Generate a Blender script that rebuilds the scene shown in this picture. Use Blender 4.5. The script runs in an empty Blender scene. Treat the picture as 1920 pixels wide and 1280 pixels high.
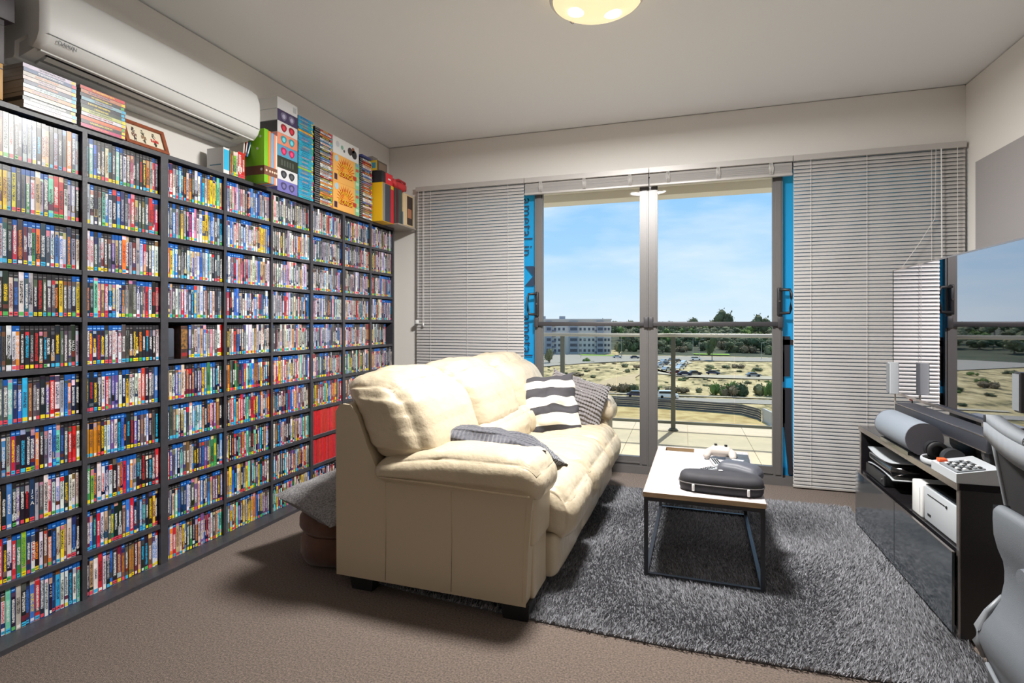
import bpy, bmesh, math, random
import numpy as np
from mathutils import Vector, Matrix, noise

random.seed(11)
SC = bpy.context.scene
COL = SC.collection
R = math.radians

# ------------------------------------------------------------------ camera
cam_d = bpy.data.cameras.new('camera')
cam_d.sensor_width = 36.0
cam_d.lens = 18.994
cam_d.shift_y = -35.0 / 1920.0
cam_d.clip_start = 0.05
cam_d.clip_end = 4000.0
cam = bpy.data.objects.new('camera', cam_d)
COL.objects.link(cam)
cam.location = (0.0, 0.0, 1.2)
cam.rotation_euler = (R(90), 0.0, math.atan(322 / 1013.0))
SC.camera = cam

# ------------------------------------------------------------------ view
SC.view_settings.view_transform = 'Standard'
SC.view_settings.look = 'None'
SC.view_settings.gamma = 1.0
SC.view_settings.use_curve_mapping = False
SC.view_settings.exposure = 0.26

# ------------------------------------------------------------------ sky
world = bpy.data.worlds.new('sky')
SC.world = world
world.use_nodes = True
wt = world.node_tree
wt.nodes.clear()
w_out = wt.nodes.new('ShaderNodeOutputWorld')
w_bg = wt.nodes.new('ShaderNodeBackground')
w_bg.inputs['Strength'].default_value = 0.92
w_tc = wt.nodes.new('ShaderNodeTexCoord')
w_sep = wt.nodes.new('ShaderNodeSeparateXYZ')
w_ramp = wt.nodes.new('ShaderNodeValToRGB')
el = w_ramp.color_ramp.elements
el[0].position = 0.0
el[0].color = (0.70, 0.83, 0.95, 1)
el[1].position = 1.0
el[1].color = (0.16, 0.36, 0.80, 1)
for pos, c in ((0.06, (0.60, 0.79, 0.97, 1)), (0.13, (0.40, 0.67, 0.98, 1)), (0.24, (0.30, 0.59, 0.97, 1))):
    e = el.new(pos)
    e.color = c
w_map = wt.nodes.new('ShaderNodeMapping')
w_map.inputs['Scale'].default_value = (2.2, 2.2, 9.0)
w_map.inputs['Rotation'].default_value = (0.12, 0.2, 0.4)
w_n = wt.nodes.new('ShaderNodeTexNoise')
w_n.inputs['Scale'].default_value = 1.7
w_n.inputs['Detail'].default_value = 6.0
w_n.inputs['Roughness'].default_value = 0.55
w_cr = wt.nodes.new('ShaderNodeValToRGB')
w_cr.color_ramp.elements[0].position = 0.44
w_cr.color_ramp.elements[0].color = (0, 0, 0, 1)
w_cr.color_ramp.elements[1].position = 0.78
w_cr.color_ramp.elements[1].color = (0.75, 0.75, 0.75, 1)
w_mix = wt.nodes.new('ShaderNodeMixRGB')
w_mix.inputs['Color2'].default_value = (0.86, 0.92, 0.97, 1)
L = wt.links.new
L(w_tc.outputs['Generated'], w_sep.inputs[0])
L(w_sep.outputs['Z'], w_ramp.inputs['Fac'])
L(w_tc.outputs['Generated'], w_map.inputs['Vector'])
L(w_map.outputs['Vector'], w_n.inputs['Vector'])
L(w_n.outputs['Fac'], w_cr.inputs['Fac'])
L(w_cr.outputs['Color'], w_mix.inputs['Fac'])
L(w_ramp.outputs['Color'], w_mix.inputs['Color1'])
L(w_mix.outputs['Color'], w_bg.inputs['Color'])
L(w_bg.outputs['Background'], w_out.inputs['Surface'])

# ------------------------------------------------------------------ sun
sun_d = bpy.data.lights.new('sun_offscreen', 'SUN')
sun_d.energy = 3.9
sun_d.angle = 0.012
sun_d.color = (1.0, 0.94, 0.84)
sun = bpy.data.objects.new('sun_offscreen', sun_d)
COL.objects.link(sun)
sun.location = (1, 12, 14)
sun.rotation_euler = Vector((-0.16, -0.78, -1.06)).to_track_quat('-Z', 'Y').to_euler()

LAMP_W = 135.0        # the ceiling lamp of the room (see ceiling_lamp below)

# ------------------------------------------------------------------ helpers
def srgb(r, g=None, b=None):
    if g is None:
        r, g, b = r
    f = lambda c: (c / 255 / 12.92) if c / 255 <= 0.04045 else ((c / 255 + 0.055) / 1.055) ** 2.4
    return (f(r), f(g), f(b))

def tag(o, label=None, cat=None, group=None, kind=None):
    if label: o['label'] = label
    if cat: o['category'] = cat
    if group: o['group'] = group
    if kind: o['kind'] = kind
    return o

def thing(name, label, cat, loc=(0, 0, 0), rz=0.0, group=None, kind=None):
    o = bpy.data.objects.new(name, None)
    o.empty_display_size = 0.1
    COL.objects.link(o)
    o.location = loc
    o.rotation_euler = (0, 0, rz)
    return tag(o, label, cat, group, kind)

def root_of(o):
    while o.parent is not None:
        o = o.parent
    return o

def link_mesh(name, me, mats, parent=None):
    o = bpy.data.objects.new(name, me)
    COL.objects.link(o)
    if not isinstance(mats, (list, tuple)):
        mats = [mats]
    if not me.materials:
        for m in mats:
            me.materials.append(m)
    if parent is not None:
        o.parent = parent
    return o

def copy_tree(o, parent=None):
    c = o.copy()
    COL.objects.link(c)
    c.parent = parent
    for ch in list(o.children):
        copy_tree(ch, c)
    return c

class MB:
    """collects geometry; build() links it as one mesh object"""
    def __init__(s):
        s.v, s.f, s.m, s.sm = [], [], [], []
    def add(s, vs, fs, mi=0, smooth=False):
        n = len(s.v)
        s.v.extend([tuple(p) for p in vs])
        for f in fs:
            s.f.append(tuple(i + n for i in f))
            s.m.append(mi)
            s.sm.append(smooth)
        return s
    def box(s, x0, x1, y0, y1, z0, z1, mi=0):
        vs = [(x, y, z) for z in (z0, z1) for y in (y0, y1) for x in (x0, x1)]
        return s.add(vs, [(0, 2, 3, 1), (4, 5, 7, 6), (0, 1, 5, 4), (2, 6, 7, 3), (0, 4, 6, 2), (1, 3, 7, 5)], mi)
    def rbox(s, x0, x1, y0, y1, z0, z1, r=0.005, seg=2, mi=0, smooth=True):
        bm = bmesh.new()
        bmesh.ops.create_cube(bm, size=1.0)
        for v in bm.verts:
            v.co = Vector(((x0 + x1) / 2 + v.co.x * (x1 - x0), (y0 + y1) / 2 + v.co.y * (y1 - y0), (z0 + z1) / 2 + v.co.z * (z1 - z0)))
        bmesh.ops.bevel(bm, geom=list(bm.edges), offset=r, segments=seg, profile=0.5, affect='EDGES')
        bm.verts.index_update()
        s.add([v.co[:] for v in bm.verts], [[v.index for v in f.verts] for f in bm.faces], mi, smooth)
        bm.free()
        return s
    def cyl(s, p0, p1, r0, r1=None, n=16, caps=True, mi=0, smooth=True):
        if r1 is None: r1 = r0
        p0, p1 = Vector(p0), Vector(p1)
        q = (p1 - p0).to_track_quat('Z', 'Y')
        vs = []
        for p, r in ((p0, r0), (p1, r1)):
            for i in range(n):
                a = 2 * math.pi * i / n
                vs.append(p + q @ Vector((math.cos(a) * r, math.sin(a) * r, 0)))
        s.add(vs, [(i, (i + 1) % n, n + (i + 1) % n, n + i) for i in range(n)], mi, smooth)
        if caps:
            s.add(vs[:n], [tuple(reversed(range(n)))], mi)
            s.add(vs[n:], [tuple(range(n))], mi)
        return s
    def tube(s, path, r, n=8, mi=0, closed=False, flat=None):
        path = [Vector(p) for p in path]
        k = len(path)
        rs = r if isinstance(r, (list, tuple)) else [r] * k
        vs = []
        up = Vector((0, 0, 1))
        for i, p in enumerate(path):
            a = path[(i - 1) % k] if (i or closed) else p
            b = path[(i + 1) % k] if (i < k - 1 or closed) else p
            t = (b - a).normalized()
            x = t.cross(up)
            if x.length < 1e-3: x = t.cross(Vector((1, 0, 0)))
            x.normalize()
            y = x.cross(t).normalized()
            fx, fy = (1, 1) if flat is None else flat
            for j in range(n):
                an = 2 * math.pi * j / n
                vs.append(p + x * math.cos(an) * rs[i] * fx + y * math.sin(an) * rs[i] * fy)
        fs = []
        for i in range(k if closed else k - 1):
            for j in range(n):
                a, b = i * n + j, i * n + (j + 1) % n
                c, d = ((i + 1) % k) * n + (j + 1) % n, ((i + 1) % k) * n + j
                fs.append((a, b, c, d))
        if not closed:
            fs.append(tuple(reversed(range(n))))
            fs.append(tuple(range((k - 1) * n, k * n)))
        return s.add(vs, fs, mi, True)
    def lathe(s, prof, c, n=32, mi=0, smooth=True):
        vs = [(c[0] + r * math.cos(2 * math.pi * i / n), c[1] + r * math.sin(2 * math.pi * i / n), c[2] + z) for r, z in prof for i in range(n)]
        fs = [(k * n + i, k * n + (i + 1) % n, (k + 1) * n + (i + 1) % n, (k + 1) * n + i) for k in range(len(prof) - 1) for i in range(n)]
        return s.add(vs, fs, mi, smooth)
    def prism(s, poly, lo, hi, axis='y', mi=0, smooth=False):
        """poly: 2-D outline; axis y: (x,z), axis x: (y,z), axis z: (x,y)"""
        n = len(poly)
        mk = {'y': lambda p, t: (p[0], t, p[1]), 'x': lambda p, t: (t, p[0], p[1]), 'z': lambda p, t: (p[0], p[1], t)}[axis]
        vs = [mk(p, lo) for p in poly] + [mk(p, hi) for p in poly]
        s.add(vs, [(i, (i + 1) % n, n + (i + 1) % n, n + i) for i in range(n)], mi, smooth)
        s.add(vs, [tuple(range(n - 1, -1, -1)), tuple(range(n, 2 * n))], mi, False)
        return s
    def soft(s, c, h, r, bulge=(0, 0, 0), n=10, fn=None, mat=None, mi=0):
        """rounded, swollen box (cushions); c centre, h half sizes, r corner radius; fn(p, q) may displace"""
        idx, vs, fs = {}, [], []
        def vert(q):
            k = (round(q[0], 4), round(q[1], 4), round(q[2], 4))
            if k in idx: return idx[k]
            p = Vector((q[0] * h[0], q[1] * h[1], q[2] * h[2]))
            ce = Vector([max(-(h[i] - r), min(h[i] - r, p[i])) for i in range(3)])
            d = p - ce
            if d.length > 1e-9:
                p = ce + d.normalized() * r
            e = [max(0.0, 1 - q[i] * q[i]) for i in range(3)]
            for i in range(3):
                j, l = (i + 1) % 3, (i + 2) % 3
                p[i] += bulge[i] * q[i] * math.sqrt(e[j] * e[l]) if bulge[i] else 0
            if fn: p = fn(p, q)
            if mat is not None: p = mat @ p
            vs.append(Vector(c) + p)
            idx[k] = len(vs) - 1
            return idx[k]
        g = [math.sin((-1 + 2 * i / n) * math.pi / 2) * 0.35 + (-1 + 2 * i / n) * 0.65 for i in range(n + 1)]
        for ax in range(3):
            for sg in (-1, 1):
                for i in range(n):
                    for j in range(n):
                        def q(a, b):
                            v = [0, 0, 0]
                            v[ax] = sg; v[(ax + 1) % 3] = g[a]; v[(ax + 2) % 3] = g[b]
                            return v
                        f = [vert(q(i, j)), vert(q(i + 1, j)), vert(q(i + 1, j + 1)), vert(q(i, j + 1))]
                        fs.append(f if sg > 0 else f[::-1])
        return s.add(vs, fs, mi, True)
    def build(s, name, mats, parent=None, world=False):
        me = bpy.data.meshes.new(name)
        vs = s.v
        if world and parent is not None:
            lo = root_of(parent).location
            vs = [(p[0] - lo.x, p[1] - lo.y, p[2] - lo.z) for p in vs]
        me.from_pydata(vs, [], s.f)
        me.polygons.foreach_set('material_index', s.m)
        me.polygons.foreach_set('use_smooth', s.sm)
        me.update()
        return link_mesh(name, me, mats, parent)

def bx(name, b, m, parent=None, world=True, r=0.0):
    mb = MB()
    if r > 0: mb.rbox(*b, r=r)
    else: mb.box(*b)
    return mb.build(name, m, parent, world)

_txt = {}
def text_mesh(s, size, extrude=0.0004, spacing=1.0):
    """flat lettering in the XY plane, centred"""
    k = (s, size, extrude, spacing)
    if k not in _txt:
        cu = bpy.data.curves.new('lettering', 'FONT')
        cu.body = s
        cu.size = size
        cu.extrude = extrude
        cu.resolution_u = 2
        cu.space_character = spacing
        cu.align_x = 'CENTER'
        cu.align_y = 'CENTER'
        o = bpy.data.objects.new('lettering', cu)
        COL.objects.link(o)
        bpy.context.view_layer.update()
        me = bpy.data.meshes.new_from_object(o.evaluated_get(bpy.context.evaluated_depsgraph_get()))
        bpy.data.objects.remove(o)
        bpy.data.curves.remove(cu)
        _txt[k] = me
    return _txt[k]

def letter(name, s, size, m, parent, mat4, spacing=1.0):
    """lettering part; mat4 places it in the parent's local space"""
    me = text_mesh(s, size, 0.0004, spacing).copy()
    me.transform(mat4)
    me.materials.clear()
    return link_mesh(name, me, m, parent)

def frame4(origin, xdir, ydir):
    x, y = Vector(xdir).normalized(), Vector(ydir).normalized()
    z = x.cross(y)
    return Matrix(((x.x, y.x, z.x, origin[0]), (x.y, y.y, z.y, origin[1]), (x.z, y.z, z.z, origin[2]), (0, 0, 0, 1)))

# ------------------------------------------------------------------ materials
def mat(name, c, rough=0.5, metal=0.0, bump=None, var=None, spec=None, coat=0.0, sheen=0.0, emit=None, trans=0.0, coords='Object', c2=None):
    """principled material; bump=(scale, strength, detail), var=(scale, amount) darkens/lightens by noise, c2 second colour"""
    m = bpy.data.materials.new(name)
    m.use_nodes = True
    nt = m.node_tree
    b = nt.nodes['Principled BSDF']
    b.inputs['Base Color'].default_value = (*c, 1)
    b.inputs['Roughness'].default_value = rough
    b.inputs['Metallic'].default_value = metal
    if spec is not None: b.inputs['Specular IOR Level'].default_value = spec
    b.inputs['Coat Weight'].default_value = coat
    b.inputs['Coat Roughness'].default_value = 0.1
    b.inputs['Sheen Weight'].default_value = sheen
    if trans: b.inputs['Transmission Weight'].default_value = trans
    if emit:
        b.inputs['Emission Color'].default_value = (*emit[0], 1)
        b.inputs['Emission Strength'].default_value = emit[1]
    if bump or var:
        tc = nt.nodes.new('ShaderNodeTexCoord')
    if var:
        n = nt.nodes.new('ShaderNodeTexNoise')
        n.inputs['Scale'].default_value = var[0]
        n.inputs['Detail'].default_value = 5
        nt.links.new(tc.outputs[coords], n.inputs['Vector'])
        rp = nt.nodes.new('ShaderNodeValToRGB')
        a = var[1]
        cc = c2 if c2 else tuple(min(1, x * (1 + a)) for x in c)
        rp.color_ramp.elements[0].position = 0.33
        rp.color_ramp.elements[1].position = 0.67
        rp.color_ramp.elements[0].color = (*[x * (1 - a) for x in c], 1)
        rp.color_ramp.elements[1].color = (*cc, 1)
        nt.links.new(n.outputs['Fac'], rp.inputs['Fac'])
        nt.links.new(rp.outputs['Color'], b.inputs['Base Color'])
    if bump:
        n2 = nt.nodes.new('ShaderNodeTexNoise')
        n2.inputs['Scale'].default_value = bump[0]
        n2.inputs['Detail'].default_value = bump[2] if len(bump) > 2 else 3
        nt.links.new(tc.outputs[coords], n2.inputs['Vector'])
        bp = nt.nodes.new('ShaderNodeBump')
        bp.inputs['Strength'].default_value = bump[1]
        bp.inputs['Distance'].default_value = 0.01
        nt.links.new(n2.outputs['Fac'], bp.inputs['Height'])
        nt.links.new(bp.outputs['Normal'], b.inputs['Normal'])
    return m

def glass_mat(name, tint, refl=0.08, rough=0.0):
    m = bpy.data.materials.new(name)
    m.use_nodes = True
    nt = m.node_tree
    nt.nodes.clear()
    o = nt.nodes.new('ShaderNodeOutputMaterial')
    t = nt.nodes.new('ShaderNodeBsdfTransparent')
    t.inputs['Color'].default_value = (*tint, 1)
    g = nt.nodes.new('ShaderNodeBsdfGlossy')
    g.inputs['Roughness'].default_value = rough
    fr = nt.nodes.new('ShaderNodeFresnel')
    fr.inputs['IOR'].default_value = 1.12
    mx = nt.nodes.new('ShaderNodeMixShader')
    nt.links.new(fr.outputs[0], mx.inputs[0])
    nt.links.new(t.outputs[0], mx.inputs[1])
    nt.links.new(g.outputs[0], mx.inputs[2])
    nt.links.new(mx.outputs[0], o.inputs['Surface'])
    return m

M = {}
M['wall'] = mat('wall_paint', srgb(230, 226, 220), 0.75, bump=(60, 0.03))
M['ceil'] = mat('ceiling_paint', srgb(243, 245, 247), 0.8, bump=(50, 0.02))
M['carpet'] = mat('carpet', srgb(126, 109, 97), 0.95, bump=(380, 1.0, 2), var=(140, 0.45), sheen=0.1)
M['panel'] = mat('grey_panel', srgb(160, 156, 156), 0.7, bump=(300, 0.05))
M['alu'] = mat('door_aluminium', srgb(118, 115, 114), 0.4, 0.35)
M['dalu'] = mat('dark_aluminium', srgb(74, 72, 75), 0.4, 0.3)
M['blackpl'] = mat('black_plastic', srgb(38, 38, 41), 0.42, bump=(400, 0.05))
M['glass'] = glass_mat('clear_glass', (0.97, 0.985, 0.98))
M['rglass'] = glass_mat('balustrade_glass', (0.93, 0.965, 0.955))
M['blind'] = mat('blind_slat', srgb(196, 192, 189), 0.42, 0.25)
M['cord'] = mat('blind_cord', srgb(225, 222, 218), 0.7)
M['rail'] = mat('blind_rail', srgb(190, 186, 182), 0.45, 0.2)
M['tile'] = mat('balcony_tile', srgb(196, 182, 158), 0.8, var=(9, 0.05))
M['grout'] = mat('tile_grout', srgb(176, 162, 140), 0.9)
M['render'] = mat('render_coat', srgb(226, 216, 200), 0.85, bump=(80, 0.05))
M['railmetal'] = mat('railing_metal', srgb(190, 186, 178), 0.4, 0.5)
M['post'] = mat('railing_post', srgb(110, 112, 104), 0.45, 0.4)
M['white'] = mat('white_plastic', srgb(228, 228, 226), 0.38)
M['whitesoft'] = mat('white_matte', srgb(224, 224, 223), 0.6)
M['black'] = mat('black_matte', srgb(22, 22, 24), 0.6)
M['gloss'] = mat('black_gloss', srgb(16, 16, 18), 0.07, coat=0.6)
M['chrome'] = mat('chrome', srgb(205, 205, 208), 0.15, 1.0)
M['grey'] = mat('grey_plastic', srgb(120, 124, 128), 0.5, bump=(500, 0.1))
M['lgrey'] = mat('light_grey_plastic', srgb(176, 180, 184), 0.45)
M['shelf'] = mat('black_brown_laminate', srgb(62, 61, 66), 0.42, bump=(90, 0.06), var=(30, 0.12))
M['shelfback'] = mat('shelf_backing', srgb(34, 33, 36), 0.7)

# ------------------------------------------------------------------ room shell
XL, XR, YB, YF, H = -2.585, 1.813, 4.40, -3.2, 2.81
OX0, OX1, OZ = -2.29, 1.80, 2.40          # opening of the sliding doors
def struct(name, boxes, m, label=None, parent=None):
    mb = MB()
    for b in boxes: mb.box(*b)
    o = mb.build(name, m, parent)
    o['kind'] = 'structure'
    if label: o['label'] = label
    return o
struct('floor', [(XL - .1, XR + .1, YF - .1, YB + .02, -0.2, 0.0)], M['carpet'], 'brown grey loop pile carpet across the room')
struct('ceiling', [(XL - .1, XR + .1, YF - .1, YB + .1, H, H + .2)], M['ceil'], 'plain white flat ceiling')
GAP, GD = .008, .012      # shadow gap cut between wall linings and ceiling: height, depth
struct('wall_left', [(XL - .15, XL, YF, YB + .2, 0, H - GAP), (XL - .15, XL - GD, YF, YB + .2, H - GAP, H)], M['wall'], 'plain off-white wall behind the disc shelves')
struct('wall_right', [(XR, XR + .15, YF, YB + .2, 0, H - GAP), (XR + GD, XR + .15, YF, YB + .2, H - GAP, H)], M['wall'], 'plain off-white wall behind the television')
struct('wall_front', [(XL, XR, YF - .15, YF, 0, H)], M['wall'], 'plain off-white wall facing the balcony doors')
struct('wall_back', [(XL, OX0, YB, YB + .2, 0, H - GAP), (OX0, OX1, YB, YB + .2, OZ, H - GAP), (OX1, XR, YB, YB + .2, 0, H - GAP), (XL, XR, YB + GD, YB + .2, H - GAP, H)], M['wall'],
       'off-white wall around the sliding balcony doors')
struct('baseboard_right', [(XR - .012, XR, YF, YB, 0, .07)], M['whitesoft'], 'low white skirting along the television wall')
tag(bx('wall_panel', (XR - .008, XR, 1.6, 4.255, 0.95, 2.243), M['panel']), 'large flat grey panel fixed on the wall above the television', 'wall panel')

# ------------------------------------------------------------------ door frame, doors, sidelights
DY = 4.45
fr = thing('window_1', 'grey aluminium frame of the balcony doors', 'window frame', (-0.25, DY, 0), kind='structure')
for nm, b in (('jamb', (OX0, OX0 + .05, DY - .05, DY + .09, 0, OZ)), ('jamb', (OX1 - .05, OX1, DY - .05, DY + .09, 0, OZ)),
              ('head', (OX0, OX1, DY - .05, DY + .09, 2.355, OZ)), ('sill', (OX0, OX1, DY - .05, DY + .10, 0.0, 0.045)),
              ('sill_track', (OX0, OX1, DY - .052, DY - .046, 0.0, 0.06)), ('track', (OX0 + .05, OX1 - .05, DY + .018, DY + .024, 0.045, 0.06))):
    bx(nm, b, M['alu'], fr)

def foil_sheet(name, x0, x1, z0, z1, y, parent, m):
    mb = MB()
    nx, nz = 26, 40
    vs = []
    for k in range(nz + 1):
        for i in range(nx + 1):
            x = x0 + (x1 - x0) * i / nx
            z = z0 + (z1 - z0) * k / nz
            d = 0.006 * noise.noise((x * 16, z * 1.1, 3.1)) + 0.003 * noise.noise((x * 50, z * 2.5, 9.0))
            vs.append((x, y + d, z))
    fs = [(k * (nx + 1) + i, k * (nx + 1) + i + 1, (k + 1) * (nx + 1) + i + 1, (k + 1) * (nx + 1) + i) for k in range(nz) for i in range(nx)]
    mb.add(vs, fs, 0, True)
    return mb.build(name, m, parent, True)

def foil_mat():
    m = bpy.data.materials.new('blue_wrap')
    m.use_nodes = True
    nt = m.node_tree
    b = nt.nodes['Principled BSDF']
    b.inputs['Base Color'].default_value = (*srgb(36, 168, 236), 1)
    b.inputs['Roughness'].default_value = 0.35
    o = nt.nodes['Material Output']
    t = nt.nodes.new('ShaderNodeBsdfTranslucent')
    t.inputs['Color'].default_value = (*srgb(60, 190, 250), 1)
    mx = nt.nodes.new('ShaderNodeMixShader')
    mx.inputs[0].default_value = 0.5
    nt.links.new(b.outputs[0], mx.inputs[1])
    nt.links.new(t.outputs[0], mx.inputs[2])
    nt.links.new(mx.outputs[0], o.inputs['Surface'])
    return m
M['foil'] = foil_mat()
M['tape'] = mat('black_tape', srgb(40, 38, 44), 0.55)
M['ink'] = mat('wrap_print', srgb(30, 52, 78), 0.6)

for n, (x0, x1, side) in enumerate(((OX0 + .05, -1.16, -1), (0.652, OX1 - .05, 1))):
    w = thing('window_%d' % (n + 2), 'fixed side pane covered with blue foil behind the %s blind' % ('shelf end' if side < 0 else 'television end'),
              'window', ((x0 + x1) / 2, DY + .05, 0), kind='structure')
    for b in ((x0, x0 + .05, DY + .03, DY + .075, .05, 2.355), (x1 - .05, x1, DY + .03, DY + .075, .05, 2.355)):
        bx('stile', b, M['alu'], w)
    for b in ((x0, x1, DY + .03, DY + .075, .05, .12), (x0, x1, DY + .03, DY + .075, 2.30, 2.355)):
        bx('rail', b, M['alu'], w)
    bx('pane', (x0 + .05, x1 - .05, DY + .055, DY + .061, .12, 2.30), M['glass'], w)

# blue foil sheets hung on the room side of the side panes
fl = thing('foil_wrap', 'blue printed building wrap hung beside the shelf end blind', 'foil', (-1.6, DY, 0), group=None)
foil_sheet('sheet', -2.2, -1.185, 0.06, 2.345, DY + .022, fl, M['foil'])
for zc, s in ((2.02, 'ametal in'), (1.02, 'ametal in'), (0.28, 'ametal in')):
    # print runs down the sheet, reading from top to bottom
    letter('print', s, 0.135, M['ink'], fl, frame4((-1.283 - fl.location.x, DY + .006 - fl.location.y, zc), (0, 0, -1), (1, 0, 0)), 1.02)
for zc in (1.60, 0.60):
    mb = MB()
    z0 = zc
    a, c = -1.225 - fl.location.x, -1.34 - fl.location.x
    yy = DY + .006 - fl.location.y
    mb.add([(a, yy, z0 + .085), (a, yy, z0 - .085), (c, yy, z0 - .085), ((a + c) / 2 - .02, yy, z0 - .085), (a - .002, yy, z0), ((a + c) / 2 - .02, yy, z0 + .085)], [(0, 5, 4), (4, 3, 1)])
    mb.add([(a, yy, z0 + .085), (a + .018, yy, z0 + .07), (a + .018, yy, z0 - .07), (a, yy, z0 - .085)], [(0, 1, 2, 3)])
    mb.build('emblem', M['ink'], fl)
fr2 = thing('foil_wrap', 'blue building wrap patched with black tape beside the television end blind', 'foil', (1.2, DY, 0))
foil_sheet('sheet', 0.672, 1.70, 0.06, 2.345, DY + .022, fr2, M['foil'])
for x0, x1, z0, z1, sk in ((.70, .755, .80, 1.10, 0), (.682, .715, .76, .985, .0), (.672, .78, 1.035, 1.075, 0), (.688, .765, .42, .715, 0), (.712, .765, .07, .42, .03), (.68, .72, .45, .70, 0)):
    mb = MB()
    yy = DY + .010
    mb.add([(x0 + sk, yy, z0), (x1 + sk * .3, yy, z0), (x1, yy, z1), (x0, yy, z1), (x0 + sk, yy - .001, z0), (x1 + sk * .3, yy - .001, z0), (x1, yy - .001, z1), (x0, yy - .001, z1)],
           [(0, 1, 2, 3), (7, 6, 5, 4), (0, 4, 5, 1), (2, 6, 7, 3)])
    mb.build('tape_strip', M['tape'], fr2, True)

def sliding_door(n, x0, x1, y, hx, hs, label):
    d = thing('door_%d' % n, label, 'sliding door', ((x0 + x1) / 2, y, 0), kind='structure')
    st = .068
    for a, b in ((x0, x0 + st), (x1 - st, x1)):
        mb = MB()
        mb.box(a, b, y - .02, y + .02, .05, 2.352)
        mb.box(a + .018, b - .012, y - .026, y - .02, .07, 2.33)
        mb.build('stile', M['alu'], d, True)
    bx('top_rail', (x0 + st, x1 - st, y - .02, y + .02, 2.315, 2.352), M['dalu'], d)
    mb = MB().box(x0 + st, x1 - st, y - .02, y + .02, .05, .128)
    mb.box(x0 + st, x1 - st, y - .027, y - .02, .075, .085)
    mb.build('bottom_rail', M['alu'], d, True)
    bx('pane', (x0 + st, x1 - st, y - .003, y + .003, .128, 2.315), M['glass'], d)
    br = MB().rbox(x0 + .005, x1 - .005, y - .045, y - .022, 1.173, 1.208, r=.004).build('cross_bar', M['dalu'], d, True)
    for a in (x0 + .0, x1 - .035):
        mb = MB().rbox(a, a + .035, y - .05, y - .02, 1.163, 1.245, r=.003)
        mb.build('bar_bracket', M['dalu'], br, True)
    h = MB()
    z0, z1 = 1.255, 1.46
    h.rbox(hx - .012, hx + .012, y - .055, y - .02, z0, z1, r=.005)
    o = h.build('handle', M['blackpl'], d, True)
    p = [(hx, y - .05, z1 - .015), (hx + hs * .07, y - .06, z1 - .018), (hx + hs * .078, y - .062, z1 - .05), (hx + hs * .074, y - .062, z0 + .05), (hx + hs * .068, y - .06, z0 + .018), (hx, y - .05, z0 + .015)]
    MB().tube(p, .011, 8).build('grip', M['blackpl'], o, True)
    MB().cyl((hx, y - .055, 1.36), (hx, y - .062, 1.36), .007).build('lock', M['chrome'], o, True)
    return d
sliding_door(1, -1.205, -.268, DY, -1.178, -1, 'sliding glass door with its handle beside the shelf end blind')
sliding_door(2, -.266, .700, DY, .672, 1, 'sliding glass door with its handle beside the television end blind')

# ------------------------------------------------------------------ venetian blinds
def slat_mesh(w, tilt, wid=.031):
    n = 4
    vs, fs = [], []
    for sx in (-w / 2, w / 2):
        for i in range(n + 1):
            s_ = -wid / 2 + wid * i / n
            hgt = .0035 * (1 - (2 * i / n - 1) ** 2)
            y = s_ * math.cos(tilt) - hgt * math.sin(tilt)
            z = s_ * math.sin(tilt) + hgt * math.cos(tilt)
            vs.append((sx, y, z))
    for i in range(n):
        fs.append((i, n + 1 + i, n + 2 + i, i + 1))
    me = bpy.data.meshes.new('slat')
    me.from_pydata(vs, [], fs)
    for p in me.polygons: p.use_smooth = True
    me.materials.append(M['blind'])
    return me

BY = 4.365
def blind_down(x0, x1, label, cords, wandx=None):
    b = thing('venetian_blind', label, 'blind', ((x0 + x1) / 2, BY, 0))
    w = x1 - x0
    bx('head_rail', (x0, x1, BY - .022, BY + .022, 2.372, 2.412), M['rail'], b)
    me = slat_mesh(w - .004, R(62))
    pitch = .0262
    k = 0
    z = 2.352
    while z > .035:
        o = bpy.data.objects.new('slat', me)
        COL.objects.link(o)
        o.parent = b
        o.location = (0, 0, z)
        o.rotation_euler = (R(random.uniform(-1.2, 1.2)), 0, 0)
        z -= pitch
    bx('bottom_rail', (x0, x1, BY - .014, BY + .014, .008, .026), M['rail'], b, r=.003)
    for cx in cords:
        MB().cyl((cx, BY - .017, 2.38), (cx, BY - .017, .02), .0012, n=5).build('ladder_cord', M['cord'], b, True)
    return b
lb = blind_down(-2.285, -1.278, 'closed grey venetian blind between the shelf end and the foil', (-2.14, -1.79, -1.42))
for cx, z1 in ((-2.255, 1.25), (-2.21, 1.20), (-2.20, 1.20)):
    MB().cyl((cx, BY - .028, 2.37), (cx, BY - .03, z1), .0016, n=5).build('pull_cord', M['cord'], lb, True)
MB().lathe([(0, .03), (.006, .028), (.009, 0), (0, 0)], (-2.205, BY - .03, 1.17), 10).build('cord_tassel', M['white'], lb, True)
cl = MB().rbox(-2.275, -2.25, BY - .05, BY - .022, 1.19, 1.225, r=.004).build('cord_cleat', M['white'], lb, True)
rb = blind_down(.757, 1.795, 'closed grey venetian blind behind the television', (.87, 1.22, 1.60))
MB().cyl((1.65, BY - .03, 2.37), (1.655, BY - .035, 1.05), .0035, n=6).build('tilt_wand', M['white'], rb, True)
MB().tube([(1.62, BY - .03, 2.37), (1.61, BY - .04, 1.90), (1.52, BY - .05, 1.74), (1.42, BY - .05, 1.58)], .0016, 5).build('pull_cord', M['cord'], rb, True)
MB().cyl((1.74, BY - .03, 2.37), (1.745, BY - .03, 1.0), .0016, n=5).build('pull_cord', M['cord'], rb, True)

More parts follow.
